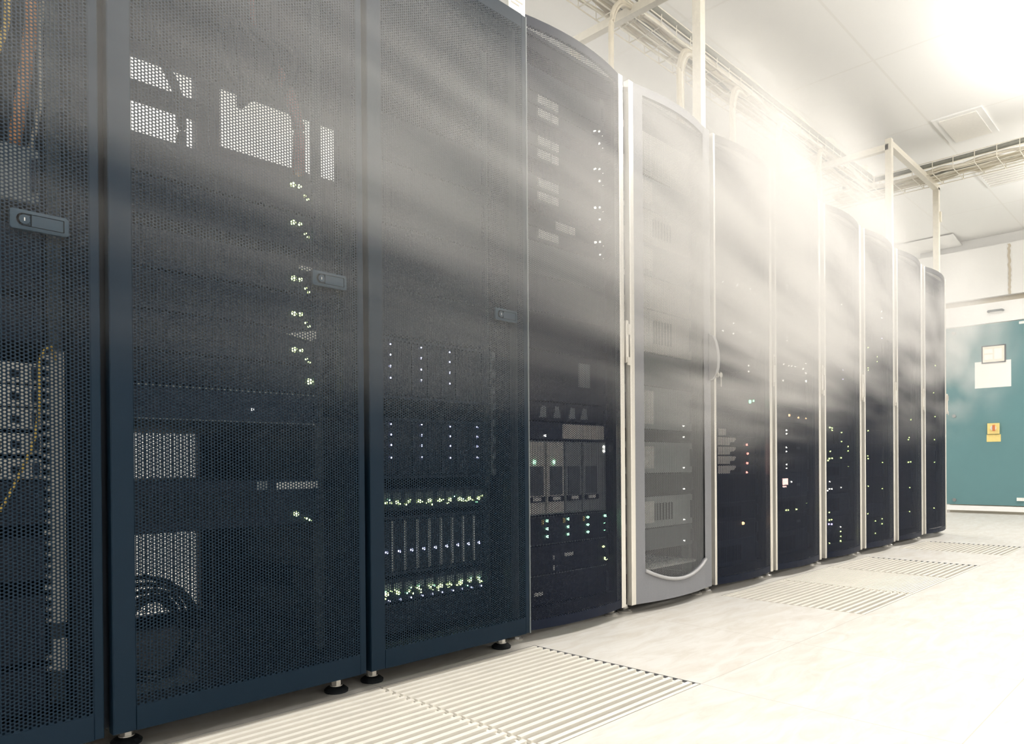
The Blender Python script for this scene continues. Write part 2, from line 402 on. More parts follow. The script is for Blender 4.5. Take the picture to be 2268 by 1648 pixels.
def flat_rack(idx, label, feet, left_side, right_side, rear):
    xa, xb = FLAT[idx], FLAT[idx + 1]; cx = (xa + xb) / 2
    root = thing('server_rack', label, 'server rack', (cx, YF + 0.5, 0), 'dark flat-door server racks')
    y_a, y_b = rack_frame(root, xa, xb, YF, 1.95, 0.062)
    d = MB(); l, r, zb, zt, dp = xa + 0.010, xb - 0.006, 0.058, 1.970, 0.026
    d.box(l, l + 0.043, YF, YF + dp, zb, zt, 0.002).box(r - 0.018, r, YF, YF + dp, zb, zt, 0.002)
    d.box(l + 0.043, r - 0.018, YF, YF + dp, zb, 0.106).box(l + 0.043, r - 0.018, YF, YF + dp, 1.930, zt)
    door = d.build('door', M['door'], root)
    if idx == 2: MB().box(xb - 0.0055, xb - 0.001, YF - 0.0005, YF + 0.026, 0.058, 1.970).build('door_edge_highlight', M['mid'], door)  # grey strip paints the highlight along the rounded door edge
    o = root_loc(root)
    place('perforated_panel', PANEL_FLAT, door, (xa + 0.053 - o.x, YF + 0.001 - o.y, 0.106 - o.z))
    hx, hz = xb - 0.106, 1.030                      # recessed swing handle
    a, b = hx - 0.046, hx + 0.046
    def rrect(xa_, xb_, za_, zb_, rl, rr, k=6):
        pts = []
        for (px_, pz_, r_, a0) in ((xb_ - rr, zb_ - rr, rr, 0), (xa_ + rl, zb_ - rl, rl, 90), (xa_ + rl, za_ + rl, rl, 180), (xb_ - rr, za_ + rr, rr, 270)):
            for q in range(k + 1):
                t_ = R(a0 + 90 * q / k); pts.append((px_ + r_ * math.cos(t_), pz_ + r_ * math.sin(t_)))
        return pts
    hp = MB()
    outer = rrect(a, b, hz - 0.0175, hz + 0.0175, 0.004, 0.006); inner = rrect(a + 0.009, b - 0.007, hz - 0.0115, hz + 0.0115, 0.0112, 0.002)
    n = len(outer)
    def ring(y0_, o_, y1_, i_):
        k0 = len(hp.v); hp.v += [(x, y0_, z) for x, z in o_] + [(x, y1_, z) for x, z in i_]
        hp.f += [(k0 + i, k0 + (i + 1) % n, k0 + n + (i + 1) % n, k0 + n + i) for i in range(n)]
    ring(YF - 0.0005, outer, YF - 0.008, outer); ring(YF - 0.008, outer, YF - 0.009, inner); ring(YF - 0.009, inner, YF - 0.001, inner)
    hp.build('handle_plate', M['handle'], door)
    MB().prism([(x, z) for x, z in inner], YF - 0.002, YF - 0.0008).build('handle_recess', M['slot'], door)
    lever = MB().box(hx - 0.013, b - 0.009, YF - 0.0085, YF - 0.002, hz - 0.0100, hz + 0.0103).box(hx - 0.0135 - 0.014, hx - 0.0137, YF - 0.0088, YF - 0.002, hz - 0.009, hz + 0.0103, 0.003)
    lever.build('handle_lever', M['handle'], door)
    lk = MB().disc_y(hx - 0.0245, hz, YF - 0.011, YF - 0.0086, 0.0085, 18); lk.build('lock_cylinder', M['handle'], door)
    MB().box(hx - 0.0253, hx - 0.0237, YF - 0.0118, YF - 0.0109, hz - 0.003, hz + 0.003).build('keyhole', M['steel'], door)
    rails(root, cx, 0.249, 1.692, 0.105, 1.90)
    if left_side: wall_of_rack(root, 'side_panel', xa + 0.002, y_a, y_b, 0.07, 1.94)
    if right_side: wall_of_rack(root, 'side_panel', xb - 0.002, y_a, y_b, 0.07, 1.94)
    MB().box(xa + 0.04, xb - 0.04, y_a + 0.04, y_b - 0.04, 0.064, 0.067).build('base_panel', M['inner'], root)
    for za, zb in rear: MB().box(xa + 0.041, xb - 0.041, y_b - 0.02, y_b - 0.016, za, zb).build('rear_panel', M['inner'], root)
    if idx == 1: place('rear_perforated_panel', PANEL_REAR, root, (xa + 0.040 - o.x, y_b - 0.018 - o.y, 0.11 - o.z))
    for fx, fy in feet: foot(root, fx, fy)
    return root
rackA = flat_rack(0, 'dark flat-door server rack cut by the picture edge, pale patch panels inside', [(0.38, 1.66)], True, True, [(0.10, 1.93)])
rackB = flat_rack(1, 'dark flat-door server rack with bright light showing through its top and a cable coil below', [(0.511, 1.661), (1.007, 1.644)], True, False, [(0.77, 1.64), (1.76, 1.83)])
rackC = flat_rack(2, 'dark flat-door server rack with two rows of green lights low inside', [(1.123, 1.653), (1.612, 1.652)], False, True, [(0.10, 1.70)])
t = thing('rack_sign', 'small pale sign plate on the top right corner of the third flat-door rack', 'sign', (1.61, YF, 1.97))
MB().box(1.572, 1.642, YF + 0.004, YF + 0.008, 1.9705, 2.032, 0.001).build('sign_plate', M['paper'], t)
pr = MB()
for k, (za, ln) in enumerate(((2.018, 0.040), (2.006, 0.050), (1.994, 0.034))): pr.box(1.580, 1.580 + ln, YF + 0.003, YF + 0.0042, za - 0.002, za + 0.002)
pr.build('faded_print_lines', M['print_'], t)

def bow_y(u):
    k = np.linspace(0, 1, 10); return float(-0.030 * np.interp(u, k, 1 - (2 * k - 1) ** 2))
def curved_rack(i, label, pale=False):
    xa, xb = BOW[i], BOW[i + 1]; wd = xb - xa; cx = (xa + xb) / 2; zb, zt = 0.040, 2.045
    root = thing('server_rack', label, 'server rack', (cx, YC + 0.5, 0), None if pale else 'dark curved-door server racks')
    o = root_loc(root)
    y_a, y_b = rack_frame(root, xa, xb, YC, 2.025, 0.056, 1.0)
    ml, mr = xa + 0.038, xa + 0.567                 # span of the sheet
    place_z = 0.070
    if not pale:
        d = MB()
        d.box(xa + 0.022 if i else xa + 0.004, xa + 0.038, YC - 0.004, YC + 0.02, zb, zt, 0.002)
        d.box(xa + 0.567, xa + 0.592, YC - 0.004, YC + 0.02, zb, zt, 0.002)
        door = d.build('door', M['alu'], root)
        n = 9                                        # bottom and top rails follow the curve
        for nm, z_a, z_b in (('bottom_rail', zb, 0.070), ('top_rail', 2.015, zt)):
            b = MB()
            for k in range(n):
                u0, u1 = k / n, (k + 1) / n; p, q = ml + u0 * 0.529, ml + u1 * 0.529
                a0, a1 = YC + bow_y(u0), YC + bow_y(u1)
                b.quad((p, a0, z_a), (q, a1, z_a), (q, a1, z_b), (p, a0, z_b)).quad((p, a0 + 0.012, z_a), (p, a0 + 0.012, z_b), (q, a1 + 0.012, z_b), (q, a1 + 0.012, z_a))
                b.quad((p, a0, z_b), (q, a1, z_b), (q, a1 + 0.012, z_b), (p, a0 + 0.012, z_b)).quad((p, a0, z_a), (p, a0 + 0.012, z_a), (q, a1 + 0.012, z_a), (q, a1, z_a))
            b.build(nm, M['bowed'], door)
        place('perforated_panel', PANEL_BOW, door, (ml - o.x, YC + 0.0005 - o.y, place_z - o.z))
        pf = MB().box(xa + 0.595, xb - 0.001, YC + 0.016, YC + 0.040, 0.06, 2.02, 0.004)
        pf.build('edge_profile', M['aludark'], root)
        if i: MB().box(xa + 0.001, xa + 0.019, YC + 0.016, YC + 0.040, 0.06, 2.02, 0.004).build('edge_profile', M['aludark'], root)
        la = MB().box(xa + 0.597, xa + 0.611, YC - 0.012, YC + 0.016, 0.965, 1.125, 0.004).box(xa + 0.597, xa + 0.613, YC - 0.016, YC - 0.012, 0.955, 0.985).box(xa + 0.599, xa + 0.609, YC - 0.017, YC - 0.012, 1.07, 1.11)
        la.build('latch', M['alu'], door)
    else:
        def fy(x): return YC - 0.001 + bow_y(min(1, max(0, (x - ml) / 0.529)))
        l, r, ml2, mr2 = xa + 0.040, xb - 0.007, xa + 0.088, xa + 0.552
        def arc(x): t_ = (x - (ml2 + mr2) / 2) / ((mr2 - ml2) / 2); return 0.118 + 0.052 * t_ * t_
        d = MB(); NX = 26
        def strip(p, q, z0p, z1p, z0q, z1q):
            a0, a1 = fy(p), fy(q)
            d.quad((p, a0, z0p), (q, a1, z0q), (q, a1, z1q), (p, a0, z1p)).quad((p, a0 + 0.014, z0p), (p, a0 + 0.014, z1p), (q, a1 + 0.014, z1q), (q, a1 + 0.014, z0q))
            d.quad((p, a0, z1p), (q, a1, z1q), (q, a1 + 0.014, z1q), (p, a0 + 0.014, z1p)).quad((p, a0, z0p), (p, a0 + 0.014, z0p), (q, a1 + 0.014, z0q), (q, a1, z0q))
        strip(l, ml2, zb, zt, zb, zt); strip(mr2, r, zb, zt, zb, zt)
        d.quad((r, fy(r), zb), (r, fy(r) + 0.03, zb), (r, fy(r) + 0.03, zt), (r, fy(r), zt))
        for k in range(NX):
            p, q = ml2 + (mr2 - ml2) * k / NX, ml2 + (mr2 - ml2) * (k + 1) / NX
            strip(p, q, zb, arc(p), zb, arc(q)); strip(p, q, 2.010, zt, 2.010, zt)
        door = d.build('door', M['eframe'], root)
        rim = MB(); pth = [(p, fy(p) - 0.003, arc(p) - 0.004) for p in np.linspace(ml2, mr2, 24)]
        rim.tube(pth, 0.0075, 8).build('arched_rim', M['erim'], door, True)
        MB().box(xa + 0.009, xa + 0.036, YC - 0.006, YC + 0.02, zb, zt, 0.003).build('edge_strip', M['alu'], door)
        pp = place('perforated_panel', PANEL_BOW, door, (ml - o.x, YC + 0.006 - o.y, place_z - o.z))
        pp.material_slots[0].link = 'OBJECT'; pp.material_slots[0].material = M['emesh']
        hx = xb - 0.016
        h = MB(); prof = [(0.004, 1.145), (0.022, 1.140), (0.034, 1.115), (0.042, 1.08), (0.046, 1.04), (0.044, 1.00), (0.036, 0.97), (0.022, 0.952), (0.004, 0.946)]
        k0 = len(prof); h.v += [(hx - 0.011, YC - d_, z_) for d_, z_ in prof] + [(hx + 0.011, YC - d_, z_) for d_, z_ in prof]
        h.f += [tuple(range(k0)), tuple(range(2 * k0 - 1, k0 - 1, -1))] + [(q, k0 + q, k0 + (q + 1) % k0, (q + 1) % k0) for q in range(k0)]
        h.build('swing_handle', M['erim'], door)
        MB().box(hx - 0.013, hx + 0.013, YC - 0.008, YC, 0.945, 1.15, 0.003).build('handle_base', M['eframe'], door)
        MB().disc_y(hx + 0.006, 0.968, YC - 0.040, YC - 0.008, 0.011, 14).build('lock_cylinder', M['steel'], door)
        ky = MB().disc_y(hx + 0.010, 0.966, YC - 0.052, YC - 0.050, 0.012, 14).box(hx + 0.007, hx + 0.013, YC - 0.052, YC - 0.050, 0.915, 0.955)
        ky.build('hanging_key', M['steel'], door)
    rails(root, cx, 0.262, 1.712, 0.09, 1.98)
    wall_of_rack(root, 'side_panel', xb - 0.004, y_a, y_b, 0.06, 2.02)
    if i == 0: wall_of_rack(root, 'side_panel', xa + 0.004, y_a, y_b, 0.06, 2.02)
    MB().box(xa + 0.04, xb - 0.04, y_a + 0.04, y_b - 0.04, 0.058, 0.061).build('base_panel', M['inner'], root)
    MB().box(xa + 0.041, xb - 0.041, y_b - 0.02, y_b - 0.016, 0.10, 1.98).build('rear_panel', M['inner'], root)
    foot(root, xa + 0.060, 1.700, False, 0.06)
    foot(root, xb - 0.030, 1.700, False, 0.06)
    return root
CURVED = ['dark curved-door rack between the flat-door racks and the pale framed rack', 'pale silver-grey framed rack with an arched mesh door and long swing handle', 'dark curved-door rack right beside the pale framed rack, red light bar inside',
          'dark curved-door rack with a lit pinkish display low inside', 'dark curved-door rack, third past the pale framed one, dotted with columns of green lights', 'dark curved-door rack, fourth past the pale framed one',
          'dark curved-door rack, fifth past the pale framed one, next to last in the row', 'last dark curved-door rack at the far end of the row, beside the teal unit']
for i, lb in enumerate(CURVED): curved_rack(i, lb, i == 1)

# ------------------------------------------------------------------ equipment in the racks
CACHE = {}
def cached(key, make):
    if key not in CACHE:
        o = make(); CACHE[key] = o.data; bpy.data.objects.remove(o)
    return CACHE[key]
def led(root, ox, oz, col, size, y=-0.004, name='status_light'):
    me = cached(('led', col, size), lambda: MB().disc_y(0, 0, -0.0015, 0.004, 0.0030 * size, 10).build('status_light', M['led_' + col]))
    place(name, me, root, (ox, y, oz))
def server(cx, z0, h, ye, label, group=None, hw=0.255, bez='bezel', leds=(), vents=True, depth=0.70, name='rack_server', cat='server'):
    root = thing(name, label, cat, (cx, ye, z0), group); h = h - 0.0015
    place('chassis', cached(('ch', h, depth), lambda: MB().box(-0.218, 0.218, 0.013, depth, 0, h).build('chassis', M['inner'])), root)
    def mk():
        m = MB().box(-hw, hw, 0, 0.0125, 0, h, 0.002)
        return m.build('bezel', M[bez])
    place('bezel', cached(('bz', h, hw, bez), mk), root)
    if vents:
        def mv():
            m = MB(); n = 14
            for k in range(n):
                x = -0.19 + 0.30 * k / n; m.box(x, x + 0.013, -0.0008, 0.002, h * 0.22, h * 0.78)
            return m.build('vent_grille', M['slot'])
        place('vent_grille', cached(('vt', h), mv), root)
    for s in (-1, 1):
        place('ear_handle', cached(('eh', h), lambda: MB().box(-0.006, 0.006, -0.012, 0.001, h * 0.2, h * 0.8, 0.003).build('ear_handle', M['bezel2'])), root, (s * (hw - 0.012), 0, 0))
    for ox, oz, col, size in leds: led(root, ox, oz - z0, col, size)
    return root
def plate(root, name, xa, xb, za, zb, material='paper', y=-0.003):
    l = root.location
    return MB().box(l.x + xa, l.x + xb, l.y + y, l.y + 0.001, za, zb).build(name, M[material], root)

YA, YE = 1.680, 1.700
# --- second rack (B)
cB = 0.744; N_B = 'in the cable-coil rack'
rows = [(1.225, 0.086, 1.292), (1.135, 0.086, 1.196), (1.022, 0.088, 1.056), (0.930, 0.088, 0.968), (0.842, 0.086, 0.876)]
for k, (z0, h, zl) in enumerate(rows):
    s = server(cB, z0, h, YA, 'two-unit server with yellow-green lights, %s from top %s' % (ORD[k], N_B), 'two-unit servers in the second rack', 0.241, 'bezel', [(0.172, zl, 'Y', 2.0), (0.190, zl, 'Y', 1.5), (0.205, zl - 0.02, 'Y', 0.8), (0.213, zl - 0.028, 'Y', 0.8)])
    if k == 2: plate(s, 'label_strip', 0.188, 0.235, 1.082, 1.092)
    if k == 3: MB().prism([(cB + 0.150, 0.914), (cB + 0.235, 0.900), (cB + 0.235, 0.932)], YA - 0.004, YA + 0.001).build('tag_or_glint', M['paper'], s)  # pale wedge paints a light reflection on the front
s = server(cB, 0.768, 0.070, YA, 'black server with one bright light, under the two-unit servers %s' % N_B, None, 0.241, 'bezel', [(0.214, 0.799, 'Y', 2.6)])
s = server(cB, 0.688, 0.076, YA, 'charcoal server with thin pale edge lines, midway %s' % N_B, None, 0.241, 'bezel2', [(0.06, 0.72, 'W', 0.8)], vents=False)
plate(s, 'pale_edge', -0.235, 0.235, 0.762, 0.7645, 'grey'); plate(s, 'pale_edge', -0.235, 0.235, 0.6885, 0.6905, 'grey')
s = server(cB, 0.436, 0.115, YA, 'black server with a pale label strip, low %s' % N_B, None, 0.241, 'bezel', [(0.173, 0.462, 'Y', 2.0), (0.20, 0.449, 'Y', 0.9), (0.212, 0.444, 'Y', 0.9)])
plate(s, 'label_strip', 0.120, 0.236, 0.525, 0.543); plate(s, 'tag_or_glint', 0.070, 0.098, 0.525, 0.546, 'grey')
s = thing('cable_coil', 'coil of black cable lying at the bottom of the second rack from the left', 'cable', (0.60, 1.80, 0.068))
for k in range(5):
    rr = 0.085 + 0.012 * k; pts = [(0.605 + rr * math.cos(a) * 0.9, 1.80 + 0.03 * math.sin(2 * a + k) + 0.01 * k, 0.185 + rr * math.sin(a)) for a in np.linspace(0, 2 * math.pi, 30)]
    MB().tube(pts, 0.006, 6).build('cable_loop', M['black'], s, True)
MB().box(0.55, 0.70, 1.76, 1.86, 0.0675, 0.084).build('coil_base', M['mid'], s)
for k, (xx, col, n) in enumerate(((0.62, 'black', 'black'), (0.70, 'black', 'black'), (0.915, 'pink', 'dull red'))):
    pts = smooth_path([(xx, 2.30 - 0.2 * k, 1.93), (xx + 0.02, 2.28 - 0.2 * k, 1.75), (xx + 0.05, 2.2 - 0.2 * k, 1.60), (xx + 0.03, 2.1 - 0.2 * k, 1.45), (xx, 2.05 - 0.2 * k, 1.315)], 6)
    tag(MB().tube(pts, 0.012 if col == 'black' else 0.016, 8).build('hanging_cable', M[col], None, True), '%s cable hanging from the roof %s, %s of three' % (n, N_B, ORD[k]), 'cable', 'cables at the top of the second rack')
t = thing('cable_cluster_holder', 'dark bracket with tangled black cables at the top of the coil rack', 'cable bracket', (0.86, 1.80, 1.70))
MB().box(0.80, 0.93, 1.79, 1.81, 1.60, 1.72).box(0.92, 0.935, 1.79, 2.0, 1.60, 1.949).build('bracket', M['inner'], t)
for k in range(5): MB().tube(smooth_path([(0.79 + 0.02 * k, 1.78, 1.70), (0.76 + 0.05 * k, 1.75, 1.62 + 0.01 * k), (0.80 + 0.03 * k, 1.76, 1.54), (0.84 + 0.01 * k, 1.79, 1.60)], 6), 0.009, 7).build('looped_cable', M['black'], t, True)

# --- first rack (A)
cA = 0.144
for k, z0 in enumerate((0.56, 0.61, 0.66, 0.705, 0.75)):
    s = server(cA, z0, 0.043, YA + 0.02, 'pale patch panel with dark ports, %s from the bottom in the picture-edge rack' % ORD[k], 'patch panels in the picture-edge rack', 0.228, 'pale', (), False, 0.10, 'patch_bay', 'patch panel')
    p = MB()
    for q in range(12): p.box(cA - 0.20 + 0.034 * q, cA - 0.182 + 0.034 * q, YA + 0.0185, YA + 0.021, z0 + 0.012, z0 + 0.026)
    p.build('ports', M['slot'], s)
for k, (za, zb) in enumerate(((0.268, 0.818), (0.171, 0.236))):
    t = thing('cable_manager', '%s pale vertical toothed cable strip, in the picture-edge rack' % ('tall' if k == 0 else 'short'), 'cable manager', (0.396, 1.70, za))
    MB().box(0.386, 0.410, 1.690, 1.6915, za, zb).build('strip', M['pale'], t)
    f = MB()
    for q in range(int((zb - za) / 0.022)): f.box(0.372, 0.386, 1.688, 1.6905, za + 0.004 + 0.022 * q, za + 0.013 + 0.022 * q)
    f.build('teeth', M['pale'], t)
for k, (z0, h) in enumerate(((0.10, 0.088), (0.20, 0.130), (0.36, 0.088), (0.47, 0.088), (0.83, 0.088), (0.93, 0.130))):
    server(cA, z0, h, YA, 'black server, %s from bottom of the black ones in the picture-edge rack' % ORD[k], 'black servers in the picture-edge rack', 0.228, 'bezel')
s = server(cA, 1.105, 0.110, YA, 'pale grey equipment box half way up the picture-edge rack', None, 0.225, 'grey', (), False)
def cab(name, pts, r, m, label, group=None): return tag(MB().tube(smooth_path(pts, 8), r, 8).build(name, M[m], None, True), label, 'cable', group)
cab('patch_cable', [(0.295, 1.672, 0.50), (0.325, 1.67, 0.565), (0.352, 1.668, 0.64), (0.362, 1.672, 0.72), (0.366, 1.676, 0.80), (0.385, 1.682, 0.825), (0.393, 1.688, 0.80)], 0.0032, 'yellow', 'thin yellow patch cable slanting across the picture-edge rack')
cab('patch_cable', [(0.26, 1.69, 1.22), (0.29, 1.68, 1.35), (0.315, 1.67, 1.45), (0.31, 1.68, 1.60), (0.30, 1.70, 1.93)], 0.006, 'yellow', 'dull yellow cable curving up the top of the picture-edge rack')
cab('patch_cable', [(0.33, 1.70, 1.22), (0.345, 1.68, 1.35), (0.355, 1.67, 1.48), (0.35, 1.68, 1.65), (0.35, 1.70, 1.93)], 0.012, 'orange', 'thick orange cable hanging at the top of the picture-edge rack')
cab('patch_cable', [(0.36, 1.72, 1.22), (0.375, 1.70, 1.32), (0.372, 1.69, 1.42), (0.382, 1.70, 1.60), (0.38, 1.72, 1.93)], 0.005, 'cable', 'thin white cable hanging beside the orange one in the picture-edge rack')

# --- third rack (C)
cC = 1.344; N_C = 'in the rack with blade chassis'
for k, (z0, h) in enumerate(((0.952, 0.13), (1.084, 0.175), (1.262, 0.175), (1.440, 0.130))):
    server(cC, z0, h, YA, 'plain dark blanking panel, %s from bottom %s' % (ORD[k], N_C), 'blanking panels in the third rack', 0.241, 'bezel', (), False, 0.03, 'blanking_panel', 'blanking panel')
def blade_chassis(z0, h, n, label, edge, ledcol, ledz, ledsz, pattern=None):
    root = thing('blade_chassis', label, 'blade server', (cC, YA, z0))
    MB().box(cC - 0.218, cC + 0.218, YA + 0.02, YA + 0.75, z0, z0 + h).build('chassis', M['inner'], root)
    f = MB().box(cC - 0.241, cC + 0.241, YA, YA + 0.019, z0, z0 + 0.008).box(cC - 0.241, cC + 0.241, YA, YA + 0.019, z0 + h - 0.008, z0 + h)
    for s in (-1, 1): f.box(*sorted((cC + s * 0.241, cC + s * 0.222)), YA, YA + 0.019, z0 + 0.008, z0 + h - 0.008)
    f.build('front_frame', M['bezel2'], root)
    pitch = 0.44 / n
    for k in range(n):
        xa = cC - 0.22 + pitch * k
        b = MB().box(xa + 0.001, xa + pitch - 0.001, YA + 0.003, YA + 0.019, z0 + 0.010, z0 + h - 0.010, 0.002).build('blade', M['bezel'], root)
        MB().box(xa + 0.001, xa + 0.0065, YA + 0.0005, YA + 0.0035, z0 + 0.012, z0 + h - 0.012).build('blade_edge', M[edge], b)
        if pattern is None or pattern(k):
            zs = ledz if isinstance(ledz, (list, tuple)) else [ledz]
            for q, zz in enumerate(zs):
                place('status_light', cached(('led', ledcol, ledsz), lambda: MB().disc_y(0, 0, -0.0015, 0.004, 0.0030 * ledsz, 10).build('status_light', M['led_' + ledcol])), b, (xa + pitch * 0.6 - cC, 0.001, zz - z0))
    return root
blade_chassis(0.772, 0.172, 8, 'upper of two tall blade chassis with sparse white lights', 'bezel2', 'B', [0.925, 0.895, 0.862, 0.83], 0.9, lambda k: k in (1, 3, 5))
blade_chassis(0.545, 0.172, 8, 'lower of two tall blade chassis with sparse white lights', 'bezel2', 'B', [0.70, 0.67, 0.64, 0.605], 0.9, lambda k: k in (1, 3, 5, 7))
blade_chassis(0.272, 0.165, 10, 'blade chassis with bright vertical edges, between two green-lit switches', 'paper', 'B', 0.338, 1.3)
def net_switch(z0, h, label, dens, zr):
    s = server(cC, z0, h, YA, label, None, 0.241, 'bezel', (), False, 0.40, 'network_switch', 'network switch')
    p = MB()
    for q in range(11): p.box(cC - 0.205 + 0.039 * q, cC - 0.178 + 0.039 * q, YA - 0.002, YA + 0.001, z0 + h * 0.50, z0 + h * 0.80)
    p.build('ports', M['grey'] if dens > 1 else M['mid'], s)
    rnd = random.Random(int(z0 * 1000))
    for q in range(11):
        xx = -0.192 + 0.039 * q
        led(s, xx, zr - z0, 'Y', rnd.choice([1.2, 1.7, 2.0]))
        for e in range(2 * dens): led(s, xx + rnd.uniform(-0.017, 0.017), zr - z0 + rnd.uniform(-0.012, 0.010), rnd.choice('YYYG'), rnd.choice([0.6, 0.8]))
        if dens > 1: led(s, xx + 0.008, zr - z0 - 0.02, 'B', 0.7)
    return s
net_switch(0.452, 0.066, 'network switch with a row of green lights, upper of two', 1, 0.478)
net_switch(0.195, 0.068, 'network switch crowded with green lights, lower of two', 2, 0.222)
server(cC, 0.108, 0.082, YA, 'plain black unit at the very bottom %s' % N_C, None, 0.241, 'bezel', (), False)
t = thing('power_strip', 'slim pale vertical power strip beside the blade chassis', 'power strip', (1.604, 1.665, 0.55))
MB().box(1.598, 1.610, 1.668, 1.680, 0.55, 0.94, 0.002).build('strip_body', M['grey'], t)
sk = MB()
for q in range(7): sk.box(1.5995, 1.6085, 1.6665, 1.6685, 0.57 + 0.052 * q, 0.60 + 0.052 * q)
sk.build('sockets', M['slot'], t)

# --- fourth rack (D)
cD = (BOW[0] + BOW[1]) / 2; N_D = 'in the rack before the pale framed one'
for k, (z0, xs_) in enumerate(((1.822, -0.115), (1.776, -0.115), (1.680, -0.115), (1.634, -0.117), (1.534, -0.118), (1.488, -0.118), (1.404, -0.025), (1.356, -0.118))):
    s = server(cD, z0, 0.0445, YE, 'one-unit server with white label, %s from top %s' % (ORD[k], N_D), 'labelled one-unit servers in the fourth rack', 0.262, 'bezel',
               [(0.20, z0 + 0.012, 'W', 1.2), (0.228, z0 + 0.020, 'W', 1.0), (0.248, z0 + 0.012, 'W', 1.2), (0.248, z0 + 0.028, 'W', 1.0)][k % 2:], False)
    plate(s, 'white_label', xs_, xs_ + 0.066, z0 + 0.010, z0 + 0.038); plate(s, 'white_label', xs_ + 0.070, xs_ + 0.107, z0 + 0.010, z0 + 0.038)
for k, (z0, h, b) in enumerate(((1.868, 0.085, 'bezel2'), (1.240, 0.112, 'mid'), (1.112, 0.126, 'bezel2'), (0.980, 0.130, 'bezel'), (0.804, 0.174, 'bezel'))):
    s = server(cD, z0, h, YE, 'plain %s blanking panel, %s from top %s' % (('charcoal', 'grey', 'charcoal', 'black', 'black')[k], ORD[k], N_D), 'blanking panels in the fourth rack', 0.262, b, (), False, 0.03, 'blanking_panel', 'blanking panel')
    if k == 4: plate(s, 'grey_tag', 0.097, 0.162, 0.865, 0.952, 'grey')
s = server(cD, 0.735, 0.066, YE, 'black unit with four slanted paper tags', None, 0.262, 'bezel', (), False)
for xx in (-0.120, -0.048, 0.036, 0.105): MB().prism([(cD + xx, 0.745), (cD + xx + 0.040, 0.747), (cD + xx + 0.034, 0.785), (cD + xx + 0.014, 0.787)], YE - 0.003, YE + 0.001).build('paper_tag', M['grey'], s)
s = server(cD, 0.668, 0.064, YE, 'server with a pale front cover over half its front, above the disk array', None, 0.262, 'bezel2', [(-0.09, 0.682, 'W', 1.3)], False)
plate(s, 'front_cover', 0.004, 0.245, 0.674, 0.726, 'pale')
root = thing('disk_array', 'pale grey disk array with columns of upright drive modules', 'disk array', (cD, YE, 0.405))
MB().box(cD - 0.218, cD + 0.218, YE + 0.02, YE + 0.70, 0.405, 0.665).build('chassis', M['inner'], root)
MB().box(cD - 0.262, cD + 0.262, YE + 0.004, YE + 0.019, 0.405, 0.665, 0.002).build('front_panel', M['grey'], root)
for k in range(4):
    xa = cD - 0.185 + 0.100 * k
    m = MB().box(xa, xa + 0.090, YE - 0.006, YE + 0.004, 0.410, 0.660, 0.003).build('drive_module', M['pale'] if k < 2 else M['grey'], root)
    MB().box(xa + 0.012, xa + 0.078, YE - 0.008, YE - 0.0055, 0.475, 0.575).build('vent_grille', M['mid'], m)
    MB().box(xa + 0.006, xa + 0.084, YE - 0.012, YE - 0.0055, 0.452, 0.470).build('module_handle', M['bezel'], m)
    MB().box(xa + 0.022, xa + 0.062, YE - 0.0135, YE - 0.0115, 0.456, 0.468).build('handle_label', M['paper'], m)
    if k < 2: place('status_light', cached(('led', 'G', 1.8), lambda: MB().disc_y(0, 0, -0.0015, 0.004, 0.0036 * 1.8, 10).build('status_light', M['led_G'])), m, (xa + 0.035 - cD, -0.008, 0.59 - 0.405))
for zz in (0.647, 0.632): led(root, 0.25, zz - 0.405, 'W', 2.0, 0.002)
g = [(xx, zz, 'G', 1.5) for xx in (-0.082, 0.03, 0.143, 0.248) for zz in (0.385, 0.357, 0.330)]
s = server(cD, 0.302, 0.100, YE, 'black server with a grid of green lights, right under the disk array', None, 0.262, 'bezel', g, False)
for xx in (-0.103, 0.010, 0.122): plate(s, 'yellow_tag', xx - 0.006, xx + 0.004, 0.372, 0.390, 'switchyellow')
plate(s, 'pale_edge', -0.25, 0.25, 0.3995, 0.4005, 'grey'); plate(s, 'pale_edge', -0.25, 0.25, 0.3025, 0.3038, 'grey')
s = server(cD, 0.200, 0.100, YE, 'black server with one bright green light %s' % N_D, None, 0.262, 'bezel', [(0.25, 0.223, 'Y', 2.6), (0.25, 0.269, 'Y', 1.9), (0.236, 0.268, 'Y', 1.2)], False)
plate(s, 'white_label', 0.010, 0.058, 0.252, 0.264); plate(s, 'thin_label', -0.052, -0.046, 0.245, 0.262); plate(s, 'thin_label', -0.052, -0.046, 0.208, 0.226)
s = server(cD, 0.075, 0.124, YE, 'dark tall unit at the bottom %s' % N_D, None, 0.262, 'bezel', (), False)
plate(s, 'pale_edge', -0.25, 0.25, 0.196, 0.1975, 'grey'); plate(s, 'white_label', -0.150, -0.105, 0.128, 0.140)

# --- fifth rack (E), pale equipment
cE = (BOW[1] + BOW[2]) / 2; N_E = 'in the pale framed rack'
zz = 0.225
for k, (h, b) in enumerate(((0.088, 'mid'), (0.130, 'grey'), (0.088, 'bezel'), (0.130, 'grey'), (0.044, 'bezel'), (0.176, 'grey'), (0.132, 'mid'), (0.176, 'pale'), (0.132, 'pale'), (0.132, 'grey'), (0.132, 'pale'), (0.132, 'grey'), (0.176, 'pale'))):
    s = server(cE, zz, h, YE, '%s unit, %s from the bottom %s' % ({'bezel2': 'charcoal', 'mid': 'mid-grey', 'bezel': 'black', 'grey': 'light grey', 'pale': 'cream'}[b], ORD[k], N_E), 'equipment in the pale framed rack', 0.262, b, [(0.19, zz + 0.02, 'W', 0.9)] if k < 6 else (), k % 3 == 1)
    if b in ('grey', 'pale') and h > 0.1: plate(s, 'front_cover', -0.20, -0.04, zz + 0.02, zz + h - 0.02, 'paper')
    zz += h + 0.004
